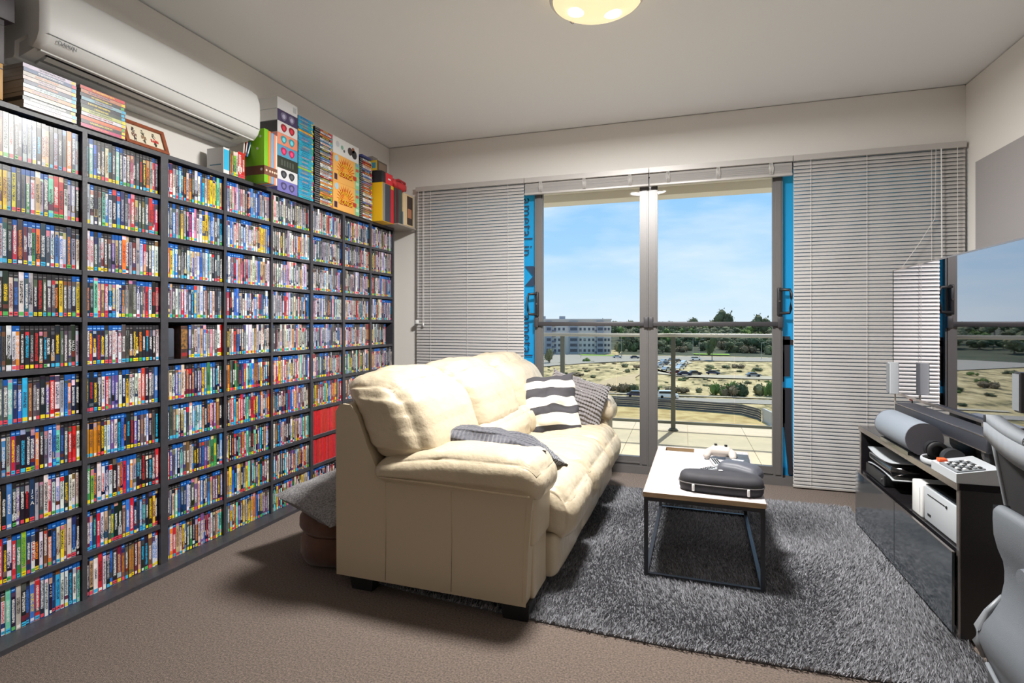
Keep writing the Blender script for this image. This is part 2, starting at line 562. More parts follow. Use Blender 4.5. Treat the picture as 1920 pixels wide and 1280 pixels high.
def blind_up(x0, x1, label):
    b = thing('venetian_blind', label, 'blind', ((x0 + x1) / 2, BY, 2.2))
    bx('head_rail', (x0, x1, BY - .022, BY + .022, 2.372, 2.412), M['rail'], b)
    me = slat_mesh(x1 - x0 - .006, R(40), .026)
    z = 2.362
    for k in range(34):
        o = bpy.data.objects.new('slat', me)
        COL.objects.link(o)
        o.parent = b
        o.location = (random.uniform(-.001, .001), random.uniform(-.0015, .0015), z - 2.2)
        z -= .0021
    bx('bottom_rail', (x0, x1, BY - .015, BY + .015, 2.270, 2.288), M['rail'], b, r=.003)
    for t in (.14, .5, .86):
        cx = x0 + (x1 - x0) * t
        mb = MB()
        for q in range(6):
            mb.tube([(cx - .012 + q * .004, BY - .02, 2.372), (cx - .016 + q * .006, BY - .024, 2.33), (cx - .01 + q * .004, BY - .02, 2.285)], .0018, 5)
        mb.build('ladder_cord', M['cord'], b, True)
    return b
blind_up(-1.274, -.262, 'raised venetian blind bunched above the door nearer the shelves')
blind_up(-.256, .753, 'raised venetian blind bunched above the door nearer the television')

# ------------------------------------------------------------------ balcony
bal_floor = struct('floor_balcony', [(-4.2, 3.6, YB + .10, 6.62, -.25, -.03)], M['grout'], 'pale tiled balcony floor')
mt = MB().box(-.298, .298, -.298, .298, -.008, 0)
tile_me = mt.build('tile', M['tile']).data
bpy.data.objects.remove(bpy.data.objects['tile'])
for i in range(12):
    for j in range(4):
        o = bpy.data.objects.new('tile', tile_me)
        COL.objects.link(o)
        o.parent = bal_floor
        o.location = (-3.86 + i * .6, 4.80 + j * .6 - .0, -.022)
        o.rotation_euler = (0, 0, 0)
struct('ceiling_balcony', [(-4.2, 3.6, YB + .2, 6.45, 2.76, 2.95), (-4.2, 3.6, 6.45, 6.70, 2.67, 2.95)], M['render'], 'rendered soffit and edge beam over the balcony')
struct('wall_balcony', [(-4.35, -4.2, YB + .2, 6.7, -.25, 2.95), (3.6, 3.75, YB + .2, 6.7, -.25, 2.95)], M['render'], 'rendered end walls of the balcony')
rl = thing('balcony_railing', 'metal railing with glass panels along the balcony edge', 'railing', (-.3, 6.4, -.022))
MB().rbox(-4.2, 3.6, 6.375, 6.425, 1.038, 1.078, r=.008).build('handrail', M['railmetal'], rl, True)
MB().box(-4.2, 3.6, 6.385, 6.415, .055, .085).build('bottom_rail', M['post'], rl, True)
for k in range(-2, 3):
    x = -.114 + k * 1.28
    p = MB().box(x - .025, x + .025, 6.38, 6.42, -.022, 1.04).build('post', M['post'], rl, True)
    MB().lathe([(0, .03), (.04, .026), (.06, .0), (.06, -.0)], (x, 6.40, -.022), 16).build('base_cover', M['post'], p, True)
    for q in range(2):
        gx0 = x + .03 + q * .615
        MB().box(gx0 + .004, gx0 + .607, 6.397, 6.405, .10, 1.03).build('glass_panel', M['rglass'], rl, True)

# ------------------------------------------------------------------ land beyond the balcony
GZ = -16.8
def land_h(x, y):
    d = math.hypot(x, y)
    base = GZ
    if d > 330: base += 16.5 * min(1.0, (d - 330) / 420.0) ** 0.9
    if 138 < y < 262 and -75 < x < 60:
        k = min(1, (y - 138) / 12, (262 - y) / 20)
        base += k * (0.2 * noise.noise((x * .05, y * .03, 1)) + 0.08 * noise.noise((x * .2, y * .1, 4)))
    return base

def land_mat():
    m = bpy.data.materials.new('dry_ground')
    m.use_nodes = True
    nt = m.node_tree
    b = nt.nodes['Principled BSDF']
    b.inputs['Roughness'].default_value = 0.95
    tc = nt.nodes.new('ShaderNodeTexCoord')
    cols = []
    n1 = nt.nodes.new('ShaderNodeTexNoise'); n1.inputs['Scale'].default_value = 0.16; n1.inputs['Detail'].default_value = 9; n1.inputs['Roughness'].default_value = .65
    mp = nt.nodes.new('ShaderNodeMapping'); mp.inputs['Scale'].default_value = (1.7, .7, 1)
    nt.links.new(tc.outputs['Object'], mp.inputs['Vector'])
    nt.links.new(mp.outputs['Vector'], n1.inputs['Vector'])
    rp = nt.nodes.new('ShaderNodeValToRGB')
    e = rp.color_ramp.elements
    e[0].position = .38; e[0].color = (*srgb(104, 92, 58), 1)
    e[1].position = .66; e[1].color = (*srgb(222, 198, 152), 1)
    for p, c in ((.44, (158, 138, 90)), (.50, (190, 164, 116)), (.57, (206, 178, 128))):
        q = e.new(p); q.color = (*srgb(*c), 1)
    nt.links.new(n1.outputs['Fac'], rp.inputs['Fac'])
    nt.links.new(rp.outputs['Color'], b.inputs['Base Color'])
    return m
M['land'] = land_mat()
xs = np.concatenate([np.linspace(-900, -120, 14), np.linspace(-110, 110, 60), np.linspace(120, 900, 14)])
ys = np.concatenate([np.linspace(20, 120, 16), np.linspace(124, 300, 60), np.linspace(310, 1100, 24)])
vs = [(float(x), float(y), land_h(float(x), float(y))) for y in ys for x in xs]
nx = len(xs)
mb = MB().add(vs, [(j * nx + i, j * nx + i + 1, (j + 1) * nx + i + 1, (j + 1) * nx + i) for j in range(len(ys) - 1) for i in range(nx - 1)], 0, True)
M['wood'] = mat('woodland_floor', srgb(70, 70, 46), .95, var=(.08, .35))
gnd = mb.build('ground', [M['land'], M['wood']])
for p_ in gnd.data.polygons:
    if p_.center.xy.length > 322 and not (-115 < p_.center.x < -34 and p_.center.y < 350): p_.material_index = 1
tag(gnd, 'dry sandy land beyond the balcony', kind='structure')

M['road'] = mat('asphalt_pale', srgb(172, 160, 148), 0.95, var=(.6, .05), spec=.1)
M['kerb'] = mat('concrete_path', srgb(196, 180, 158), 0.95, spec=.1)
M['track'] = mat('sand_track', srgb(200, 170, 130), 0.95, var=(.3, .06))
M['drylawn'] = mat('dry_lawn', srgb(188, 152, 90), 0.95, var=(.35, .2), c2=srgb(214, 184, 124))
M['lawn'] = mat('green_lawn', srgb(140, 176, 62), 0.95, var=(.3, .12))
def strip(name, pts, m, label, dz):
    mb = MB()
    n = len(pts)
    mb.add([(x, y, GZ + dz) for x, y in pts], [tuple(range(n))])
    o = mb.build(name, m)
    return tag(o, label, kind='structure')
strip('road', [(-150, 285), (-55, 212), (-40, 238), (-12, 266), (60, 274), (140, 276), (140, 306), (60, 302), (-14, 300), (-60, 300), (-110, 330)], M['road'], 'pale road running across behind the scrub', .30)
strip('lane', [(-60, 122), (-32, 127), (19, 130.5), (60, 131), (60, 138), (19, 137.5), (-33, 132), (-60, 128)], M['road'], 'pale lane behind the retaining fence', .12)
strip('footpath', [(-60, 132.5), (-33, 136), (19, 139.5), (60, 139.5), (60, 142), (19, 141), (-33, 138.5), (-60, 135)], M['kerb'], 'concrete footpath beside the lane', .20)
strip('track', [(-30, 137), (-17, 139), (-13, 160), (-15, 180), (-14, 197), (-22, 175), (-26, 150)], M['track'], 'sandy track climbing through the scrub', .26)
strip('car_lane', [(-12, 210), (-6, 206), (0, 196), (30, 197), (70, 200), (70, 188), (26, 186), (1, 187), (-9, 196), (-14, 225), (-12, 262), (2, 268), (4, 255), (-2, 230)], M['kerb'], 'sandy lane where cars are parked', .28)
strip('dry_lawn', [(-60, 60), (40, 60), (40, 100), (13.5, 107), (10.8, 114), (-5, 117.5), (-60, 118)], M['drylawn'], 'dry yellow lawn in front of the retaining fence', .10)
strip('green_lawn', [(-52, 290), (-36, 290), (-34, 297), (-56, 299)], M['lawn'], 'green lawn strip before the apartment block', .42)
strip('green_slope', [(6, 316), (24, 316), (24, 326), (4, 326)], M['lawn'], 'bright green lawn patch below the trees', .55)

# fence of stacked dark boards along the lane
M['board'] = [mat('fence_board_a', srgb(112, 104, 98), .8), mat('fence_board_b', srgb(84, 78, 76), .8)]
fence = thing('retaining_fence', 'long curved fence of stacked dark boards behind the dry lawn', 'fence', (0, 117, GZ))
fp = [(-40, 118.6), (-14.6, 118.8), (-5.6, 117.8), (1.9, 116.6), (7, 115.6), (10.8, 114.2), (13.2, 110), (13.5, 107.7)]
for k in range(5):
    for i in range(len(fp) - 1):
        (xa, ya), (xb, yb) = fp[i], fp[i + 1]
        mb = MB()
        z0, z1 = GZ + k * .42, GZ + k * .42 + .37
        mb.add([(xa, ya, z0), (xb, yb, z0), (xb, yb, z1), (xa, ya, z1), (xa, ya + .12, z0), (xb, yb + .12, z0), (xb, yb + .12, z1), (xa, ya + .12, z1)],
               [(0, 1, 2, 3), (7, 6, 5, 4), (3, 2, 6, 7), (0, 4, 5, 1), (0, 3, 7, 4), (1, 5, 6, 2)])
        mb.build('board', M['board'][k % 2], fence, True)
M['conc'] = mat('pale_block_wall', srgb(200, 192, 184), .9)
mb = MB().add([(13.7, 108, GZ), (15.5, 96, GZ), (17, 84, GZ), (17, 84, GZ + 2.6), (15.5, 96, GZ + 2.6), (13.7, 108, GZ + 2.4),
               (14.1, 108, GZ), (15.9, 96, GZ), (17.4, 84, GZ), (17.4, 84, GZ + 2.6), (15.9, 96, GZ + 2.6), (14.1, 108, GZ + 2.4)],
              [(0, 5, 4, 1), (1, 4, 3, 2), (6, 7, 10, 11), (7, 8, 9, 10), (5, 11, 10, 4), (4, 10, 9, 3), (0, 6, 11, 5), (2, 3, 9, 8)])
tag(mb.build('block_wall', M['conc']), 'pale block wall meeting the end of the board fence', 'wall')

# ---- apartment block
M['bwall'] = mat('block_render', srgb(204, 197, 190), .85)
M['bgrey'] = mat('block_grey_render', srgb(158, 160, 168), .85)
M['bwin'] = mat('block_window', srgb(70, 78, 92), .15)
M['bdark'] = mat('block_dark_grey', srgb(112, 112, 122), .6)  # one even darker grey for the projecting balcony boxes
ab = thing('apartment_block', 'pale six storey apartment block with grey bays beyond the road', 'building', (-64, 309, GZ), math.atan2(14.8, 46.7))
W, D, HT = 50.0, 15.0, 19.6
bx('facade', (-W / 2, W / 2, 0, D, 0, HT), M['bwall'], ab, world=False)
bx('parapet', (-W / 2 - .3, W / 2 + .3, -.3, D + .3, HT, HT + .7), M['bwall'], ab, world=False)
for x in (-16, -4.5):
    bx('roof_plant', (x, x + 3.2, 4, 8, HT + .7, HT + 2.3), M['bgrey'], ab, world=False)
for x0, x1 in ((-25, -22), (-13, -9.6), (0.6, 5.6), (16.5, 20.4)):
    by = MB().box(x0, x1, -1.2, 0, 0, HT - .6).build('grey_bay', M['bgrey'], ab)
    for f in range(6):
        z = 1.2 + f * 3.1
        MB().box(x0 + .5, x1 - .5, -1.26, -1.2, z, z + 1.7).build('bay_window', M['bwin'], by)
mew = None
for f in range(6):
    for x in (-20.3, -17.6, -15.0, -7.6, -5.2, -2.6, 7.2, 9.6, 12.2, 14.6, 21.6, 23.6):
        z = 1.2 + f * 3.1
        if mew is None:
            o = MB().box(-.62, .62, -.08, .02, 0, 1.5).build('window', M['bwin'], ab)
            mew = o.data
        else:
            o = bpy.data.objects.new('window', mew); COL.objects.link(o); o.parent = ab
        o.location = (x, 0, z)
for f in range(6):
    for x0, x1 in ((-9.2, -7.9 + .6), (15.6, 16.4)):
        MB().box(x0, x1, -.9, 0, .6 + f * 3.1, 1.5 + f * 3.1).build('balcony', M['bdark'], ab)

# ---- trees and shrubs
def leaf_mat(name, a, b_):
    return mat(name, srgb(*a), .9, var=(.9, .3), c2=srgb(*b_))
M['leaf'] = [leaf_mat('gum_leaf', (78, 84, 58), (122, 124, 84)), leaf_mat('olive_leaf', (98, 98, 70), (142, 138, 96)), leaf_mat('dark_leaf', (56, 72, 48), (88, 102, 60)), leaf_mat('brown_leaf', (120, 102, 76), (156, 132, 98)), leaf_mat('fresh_leaf', (82, 108, 50), (132, 152, 72))]
M['bark'] = mat('bark', srgb(120, 104, 92), .9)
def crown_mesh(seed, blobs, leaves, m):
    rnd = random.Random(seed)
    mb = MB()
    for bx_, by_, bz_, r in blobs:
        bm = bmesh.new()
        bmesh.ops.create_icosphere(bm, subdivisions=2, radius=1)
        for v in bm.verts:
            k = r * (0.86 + .3 * noise.noise(v.co * 2.1 + Vector((seed, bx_, by_))))
            v.co = Vector((bx_, by_, bz_)) + Vector((v.co.x * k, v.co.y * k, v.co.z * k * .8))
        bm.verts.index_update()
        mb.add([v.co[:] for v in bm.verts], [[v.index for v in f.verts] for f in bm.faces], 0, False)
        bm.free()
    for _ in range(leaves):
        bx_, by_, bz_, r = rnd.choice(blobs)
        d = Vector((rnd.gauss(0, 1), rnd.gauss(0, 1), rnd.gauss(0, 1))).normalized()
        p = Vector((bx_, by_, bz_)) + Vector((d.x, d.y, d.z * .8)) * r * rnd.uniform(.85, 1.14)
        s_ = rnd.uniform(.05, .13)
        a = Vector((rnd.gauss(0, 1), rnd.gauss(0, 1), rnd.gauss(0, 1))).normalized() * s_
        b_ = Vector((rnd.gauss(0, 1), rnd.gauss(0, 1), rnd.gauss(0, 1))).normalized() * s_
        mb.add([p, p + a, p + a + b_, p + b_], [(0, 1, 2, 3)])
    me = bpy.data.meshes.new('crown')
    me.from_pydata(mb.v, [], mb.f)
    me.materials.append(m)
    return me
crowns = []
for k in range(6):
    rnd = random.Random(40 + k)
    bl = [(rnd.uniform(-.5, .5), rnd.uniform(-.5, .5), rnd.uniform(.45, 1.0), rnd.uniform(.3, .5)) for _ in range(6)]
    crowns.append(crown_mesh(k, bl, 220, M['leaf'][k % 3 if k < 5 else 4]))
low = []
for k in range(5):
    rnd = random.Random(90 + k)
    bl = [(rnd.uniform(-.6, .6), rnd.uniform(-.5, .5), rnd.uniform(.12, .4), rnd.uniform(.26, .42)) for _ in range(6)]
    low.append(crown_mesh(20 + k, bl, 240, M['leaf'][(2, 3, 1, 4, 0)[k]]))
trunk_me = MB().cyl((0, 0, 0), (0, 0, .6), .06, .03, 6).build('trunk', M['bark']).data
bpy.data.objects.remove(bpy.data.objects['trunk'])
def plant(name, x, y, s, h, me, label, group, trunk, cat, z=None):
    t = thing(name, label, cat, (x, y, land_h(x, y) if z is None else z), random.uniform(0, 6.28), group)
    c = bpy.data.objects.new('crown' if trunk else 'foliage', me)
    COL.objects.link(c); c.parent = t
    c.scale = (s, s, h)
    if trunk:
        k = bpy.data.objects.new('trunk', trunk_me)
        COL.objects.link(k); k.parent = t
        k.scale = (s, s, h)
    return t
rnd = random.Random(5)
KINDS = ['grey green', 'olive', 'dark green', 'grey green', 'olive', 'bright green']
BANDS = ['at the foot of the wooded slope', 'on the lower wooded slope', 'on the middle of the wooded slope', 'on the upper wooded slope', 'just below the wooded skyline', 'along the wooded skyline']
for row in range(6):                                     # wooded slope behind the road
    d0 = 346 + row * 44
    nt_ = 34 if row < 4 else 26
    for i in range(nt_):
        u = -0.02 + i * (.56 / (nt_ - 1)) + rnd.uniform(-.009, .009)
        a = math.atan(u) - math.atan(322 / 1013.0)
        d = d0 + rnd.uniform(-17, 17)
        x, y = d * math.sin(a), d * math.cos(a)
        if row == 0 and (x < -30 or 0 < x < 26): continue
        if row < 2 and x < -44: continue
        s_ = rnd.uniform(5.2, 8.0) * (1 + row * .06)
        ki = rnd.randrange(6)
        plant('tree', x, y, s_, s_ * rnd.uniform(.75, 1.1), crowns[ki], '%s bushy tree growing %s' % (KINDS[ki], BANDS[row]), '%s trees %s' % (KINDS[ki], BANDS[row]), True, 'tree')
for row in (1, 2, 3, 4):                                 # the slope goes on past the apartment block
    for i in range(16):
        u = -.32 + i * .0195 + rnd.uniform(-.007, .007)
        a = math.atan(u) - math.atan(322 / 1013.0)
        d = 340 + row * 46 + rnd.uniform(-15, 15)
        x, y = d * math.sin(a), d * math.cos(a)
        if y < 335 and x > -100: continue
        s_ = rnd.uniform(6, 9); ki = rnd.randrange(6)
        plant('tree', x, y, s_, s_ * rnd.uniform(.8, 1.1), crowns[ki], '%s bushy tree on the slope past the apartment block' % KINDS[ki], '%s trees past the apartment block' % KINDS[ki], True, 'tree')
for i in range(34):
    y = rnd.uniform(135, 240)
    x = y * math.tan(math.atan(rnd.uniform(-.3, .03)) - math.atan(322 / 1013.0))
    s_ = rnd.uniform(1.2, 3.4); k = rnd.choice((0, 1, 2, 2, 3, 4))
    cn = ('dark green', 'brown', 'olive', 'fresh green', 'grey green')[k]
    plant('scrub_bush', x, y, s_, s_ * rnd.uniform(.6, 1.0), low[k], 'wide %s bush on the open sand beside the lane' % cn, '%s bushes on the open sand' % cn, False, 'bush')
for x, y, s_, h_ in ((30, 470, 9, 17), (52, 430, 8, 14)):
    plant('tree', x, y, s_, h_ , crowns[3], 'tall gum tree standing above the wooded skyline', 'tall trees on the skyline', True, 'tree', land_h(x, y) + 3)
for i in range(46):                                      # undergrowth between the trees at the slope's foot
    u = .04 + i * (.46 / 45) + rnd.uniform(-.006, .006)
    a = math.atan(u) - math.atan(322 / 1013.0)
    d = 336 + (i % 3) * 20 + rnd.uniform(-6, 6)
    x, y = d * math.sin(a), d * math.cos(a)
    if x < -40 or (2 < x < 26 and d < 345): continue
    k = rnd.choice((0, 0, 2, 4, 1))
    cn = ('dark green', 'brown', 'olive', 'fresh green', 'grey green')[k]
    plant('thicket', x, y, rnd.uniform(4.5, 6.5), rnd.uniform(5.5, 8.5), low[k], '%s thicket under the trees at the foot of the slope' % cn, '%s thickets at the slope foot' % cn, False, 'bush')
plant('tree', -56.9, 233.7, 3.0, 5.6, crowns[1], 'small round olive tree standing alone before the apartment block', None, True, 'tree')
plant('tree', -31.5, 292, 2.6, 6.5, crowns[2], 'slim dark tree beside the parked cars near the apartment block', None, True, 'tree')
plant('conifer', 12.8, 273, 3.6, 9.5, crowns[2], 'dark pointed conifer growing at the road edge', None, True, 'tree')
for x, y, s_, h_, k in ((7.9, 143.5, 2.6, 4.6, 3), (10.8, 143, 2.8, 4.2, 1), (14.6, 143.5, 3.2, 5.0, 0), (18.2, 147.5, 2.6, 4.4, 2), (12.4, 146.5, 3.0, 5.2, 3), (20.5, 146, 2.0, 5.5, 3)):
    plant('shrub', x, y, s_, h_, low[k], 'large %s shrub in the clump behind the footpath' % ('dark green', 'brown', 'olive', 'fresh green', 'grey green')[k], '%s shrubs in the clump' % ('dark green', 'brown', 'olive', 'fresh green', 'grey green')[k], False, 'shrub')
for x, y, s_, h_, k in ((-18.2, 143.5, 2.0, 3.0, 1), (-15.4, 143, 2.2, 3.4, 1), (-12.8, 144.1, 2.2, 3.2, 4), (-7.4, 144.5, 2.0, 2.6, 2), (-2.8, 145.0, 2.2, 2.6, 1), (-.3, 145.8, 1.8, 2.2, 1), (3.6, 148, 1.6, 1.9, 2)):
    plant('shrub', x, y, s_, h_, low[k], 'dry %s shrub between the sandy track and the footpath' % ('dark green', 'brown', 'olive', 'fresh green', 'grey green')[k], 'dry %s shrubs along the footpath' % ('dark green', 'brown', 'olive', 'fresh green', 'grey green')[k], False, 'shrub')
spots = [(-43.2, 248.4, 2.2, 2.8, 3), (20.8, 231.7, 3.2, 2.4, 1), (-33.8, 180.6, 2.2, 1.9, 1), (-28.4, 178.5, 1.8, 1.4, 2), (-23.1, 223.2, 2.6, 2.2, 2), (-19.3, 200, 1.8, 2.0, 2),
         (9.7, 228.2, 3.0, 1.8, 2), (15.7, 230.1, 3.2, 1.8, 2), (26.3, 220.9, 2.8, 2.0, 2), (9.0, 216.2, 2.6, 1.6, 2), (-17.5, 222, 2.4, 1.6, 1)]
for _ in range(120):
    y = rnd.uniform(150, 250)
    u = rnd.uniform(.05, .48)
    a = math.atan(u) - math.atan(322 / 1013.0)
    x = y * math.tan(a)
    if (-30 < x < -8 and y < 200) or (183 < y < 208 and x > -16) or (-17 < x < 8 and y > 183): continue
    s_ = rnd.uniform(.6, 1.6)
    spots.append((x, y, s_, s_ * rnd.uniform(.5, .8), rnd.choice((1, 2, 2, 2, 4, 3))))
for x, y, s_, h_, k in spots:
    cn = ('dark green', 'brown', 'olive', 'fresh green', 'grey green')[k]
    wh = 'nearer the footpath' if y < 185 else ('behind the row of parked cars' if x > -12 else 'between the track and the road') if y < 225 else 'along the edge of the road'
    plant('scrub_bush', x, y, s_, h_, low[k], 'low %s scrub bush on sand %s' % (cn, wh), '%s scrub %s' % (cn, wh), False, 'bush')

# ---- cars
M['cglass'] = mat('car_glass', srgb(36, 42, 50), .1)
M['tyre'] = mat('tyre', srgb(28, 28, 30), .8)
def car_mesh(long, wid, prof, cabin):
    b = MB().prism(prof, -wid / 2, wid / 2, 'y')
    g = MB().prism(cabin, -wid / 2 - .01, wid / 2 + .01, 'y')
    return b, g
sedan = ([(-2.25, .35), (-2.3, .75), (-1.7, .92), (-1.1, 1.42), (.55, 1.45), (1.2, .95), (2.1, .82), (2.3, .55), (2.25, .32)], [(-1.5, .95), (-1.05, 1.36), (.5, 1.39), (1.05, .95)])
wagon = ([(-2.35, .35), (-2.4, .95), (-2.2, 1.72), (.6, 1.76), (1.25, 1.1), (2.2, .95), (2.4, .6), (2.35, .32)], [(-2.2, 1.1), (-2.05, 1.62), (.55, 1.66), (1.08, 1.1)])
car_paint = {}
def car(x, y, rz, col, label, body=sedan, group=None):
    k = (col, id(body))
    c = thing('car', label, 'car', (x, y, (GZ + .29 if y > 140 else GZ + .14) if y < 205 or x < -9 or 1 else 0), rz, group)
    if 205 < y: c.location.z = GZ + .30
    if col not in car_paint: car_paint[col] = mat('car_paint_%s' % len(car_paint), srgb(*col), .25, .2, coat=.5)
    b, g = car_mesh(4.6, 1.8, *body)
    b.build('body', car_paint[col], c)
    g.build('window_band', M['cglass'], c)
    for sx in (-1.45, 1.45):
        for sy in (-.86, .86):
            MB().cyl((sx, sy - .1, .33), (sx, sy + .1, .33), .33, n=12).build('wheel', M['tyre'], c)
WH, DB, SV, BK, RD, GY = (240, 240, 240), (46, 52, 84), (188, 192, 198), (38, 40, 46), (150, 70, 58), (110, 118, 128)
car(-3.5, 133.8, .05, WH, 'white four wheel drive on the lane behind the fence', wagon)
car(-10.9, 133.6, .05, DB, 'dark blue car beside the white four wheel drive on the lane')
car(-32, 276, .1, SV, 'silver car on the road near the lawn strip')
car(-23.2, 275, .1, DB, 'dark blue car on the road behind the silver one')
car(3.6, 195, .25, BK, 'black car parked third along the sandy lane')
car(.3, 192, .2, DB, 'dark blue car parked second along the sandy lane')
car(-2.6, 195.4, .2, RD, 'rusty red car parked first along the sandy lane')
car(9.6, 197.5, -.1, DB, 'dark blue car parked alone near the middle of the sandy lane')
car(21.9, 194.0, .2, GY, 'grey blue car parked at the far end of the sandy lane')
queue = [(-9.5, 222, WH), (-8.5, 252, SV), (-5.1, 262, GY), (-2.9, 256, BK), (-.8, 225, SV), (0.2, 246, WH), (-6.2, 208, SV), (-4, 235, WH), (-7, 238, BK), (-1.5, 214, WH), (-9, 232, GY)]
for x, y, c in queue:
    nm = {WH: 'white', SV: 'silver', GY: 'grey', BK: 'black'}[c]
    car(x, y, 1.1 + rnd.uniform(-.3, .3), c, '%s car in the crowded queue by the road junction' % nm, sedan, '%s cars in the queue' % nm)
car(5.6, 271.2, .05, WH, 'white wagon on the road past the junction', wagon)

# ---- street lights
for x, y, h_ in ((-29.5, 272, 11), (4.4, 286, 10), (-49.4, 270, 9), (36.4, 290, 8), (7.5, 290, 9)):
    t = thing('street_light', 'thin grey street light pole beside the road', 'street light', (x, y, GZ), 0, 'street lights along the road')
    MB().cyl((0, 0, 0), (0, 0, h_), .12, .07, 6).build('pole', M['railmetal'], t)
    MB().tube([(0, 0, h_), (.7, 0, h_ + .35), (1.8, 0, h_ + .45)], .06, 6).build('arm', M['railmetal'], t)
    MB().box(1.6, 2.3, -.15, .15, h_ + .38, h_ + .52).build('lamp_head', M['railmetal'], t)

# ------------------------------------------------------------------ disc shelves along the left-hand wall
XS, XBK = -2.430, -2.583                      # front and back of the shelf units
ZL = [2.010, 1.804, 1.605, 1.4036, 1.203, .9964, .7928, .596, .3968, .1955]   # undersides: top board, then nine shelves
TH = .020
BAYS = [(1.292, 1.632), (1.652, 1.992), (2.032, 2.373), (2.391, 2.731), (2.747, 3.102), (3.129, 3.469), (3.498, 3.839), (3.860, 4.196)]
UNITS = [(.93, 2.012, [(.952, 1.272), BAYS[0], BAYS[1]], 'black shelf unit under the flat case stacks and picture frame'),
         (2.012, 3.1155, BAYS[2:5], 'black shelf unit under the green books and controller boxes'),
         (3.1155, 4.220, BAYS[5:8], 'black shelf unit under the drum game boxes next to the window')]
for y0, y1, bays, lab in UNITS:
    u = thing('disc_shelf', lab, 'shelf', ((XS + XBK) / 2, (y0 + y1) / 2, 0), group=None)
    bx('top_board', (XBK, XS, y0, y1, ZL[0], ZL[0] + TH), M['shelf'], u)
    bx('base_board', (XBK, -2.338, y0, y1, .0, .020), M['shelf'], u)
    bx('back_panel', (XBK, XBK + .004, y0 + .01, y1 - .01, .02, ZL[0]), M['shelfback'], u)
    edges = [y0] + [v for b in bays for v in b] + [y1]
    for k in range(0, len(edges), 2):
        bx('upright', (XBK + .004, XS, edges[k], edges[k + 1], .02, ZL[0]), M['shelf'], u)
    for b0, b1 in bays:
        for z in ZL[1:]:
            bx('shelf_board', (XBK + .004, XS - .003, b0, b1, z, z + TH), M['shelf'], u)

PAL = {'k': (34, 33, 37), 'g': (84, 82, 84), 's': (170, 172, 178), 'w': (228, 227, 226), 'c': (222, 208, 188), 'r': (206, 44, 46), 'R': (116, 40, 52), 'o': (238, 132, 40),
       'y': (244, 206, 34), 'Y': (206, 130, 34), 'G': (58, 140, 74), 'L': (150, 200, 50), 'T': (120, 206, 184), 'C': (44, 182, 226), 'B': (58, 122, 204), 'N': (44, 54, 92),
       'P': (112, 78, 150), 'l': (178, 172, 214), 'p': (214, 140, 150), 'm': (222, 60, 140), 'b': (128, 88, 62), 't': (206, 172, 124), 'D': (36, 84, 96)}
CNAME = {'k': 'black', 'g': 'dark grey', 's': 'silver grey', 'w': 'white', 'c': 'cream', 'r': 'red', 'R': 'dark red', 'o': 'orange', 'y': 'yellow', 'Y': 'gold', 'G': 'green', 'L': 'lime',
         'T': 'mint', 'C': 'cyan', 'B': 'blue', 'N': 'navy', 'P': 'purple', 'l': 'lavender', 'p': 'pink', 'm': 'magenta', 'b': 'brown', 't': 'tan', 'D': 'dark teal'}
# one token per case: top strip (+ blue, - black, * full sleeve) and spine colour, in shelf order
ROWS = {
 (0, 0): '*b*w-w-g+g+s+s+w-k-c-t-g-s-g+g*o+g*s', (0, 1): '-y-y-s+y-g+g+G+w*t+s+g*T*r*r-w+s-l-k', (0, 2): '+s*D-k+r*k+R+w+G+o*N+g+w-B-w-l*D-s-c',
 (0, 3): '*k*k-c-N*w+g*s-k-k-g-g-g-k-y-g-g+g+y', (0, 4): '+k-g*w+w+o-k-k-k-k-k-k-k-k*k-g-g-g*k-s', (0, 5): '*g+g*T+N-B*C-b-g-g*k-P*r*w-s+B+o+k-k',
 (0, 6): '-b-B-s+r+k*k*k*N+o-k+g+w+B*T-N-g-r-r-w', (0, 7): '-t-k*B-k-P-k-k*N-s-g*w+r+w-w+w+k-w-w-c', (0, 8): '*r+k*w+r+G*L+N+w*k-w-b+o+N+c+y+b*c*N-k',
 (0, 9): '+k-w*T+k*s*k-N*B*r+k+w+k-N*C+w+w+k+w+T',
 (1, 0): '-k+T-B-g-g-c*k-g+T+g-w-g-p-g-g-k-k-o-s+r-k', (1, 1): '*s+w-g-s-T-B+w*k+B*N-g+s*r-s-g-g*D*r+r+r', (1, 2): '*w+w-g+g-w-g-g+P+t+g*o*R-s-R*s+w+r-g-g-w*w',
 (1, 3): '+k+k*T+r+b+r+k+B+w+N+D-s*g*g+w+g+t+r+w*k-p', (1, 4): '+g+r+k+k+k-g+R+w+R+w*g-g-k-k-k-k-k-k-k-k-w', (1, 5): '+k*k+k-k+w+r+g+P+P-w+k+y-w-w-w+w*r*k-g*N*B',
 (1, 6): '-Y-Y-Y-Y-k-w-w+P+w+k+B+k*k-k+P+k+b+g+w-k-g*k', (1, 7): '*G-L-D*w+w+w-w*k+b+o+r+B+o+s-k-k-k-k-k-k*r', (1, 8): '+R-B-D+r+w+t-g+G*k*k+b*B*r+N-g-B+T-k*k+y*k',
 (1, 9): '-k+t*w*r+w-k+B*k*R+b-g-b-b-R-t+k*k*b+w*w',
}
TITLES = {(0, 7, 7): ('JSA', 'up', .020, 'w'), (0, 9, 11): ('LION', 'up', .012, 'w'), (0, 4, 17): ('HALO', 'dn', .016, 'w'), (0, 4, 14): ('HALLOWEEN', 'dn', .0105, 'w'),
          (1, 1, 1): ('FIGHTER', 'dn', .0165, 'k'), (1, 5, 17): ('HUGO', 'up', .0125, 'w'), (1, 9, 2): ('LOGAN', 'dn', .012, 'N'), (0, 8, 7): ('LA LA LAND', 'dn', .0125, 'r')}
rc = random.Random(77)
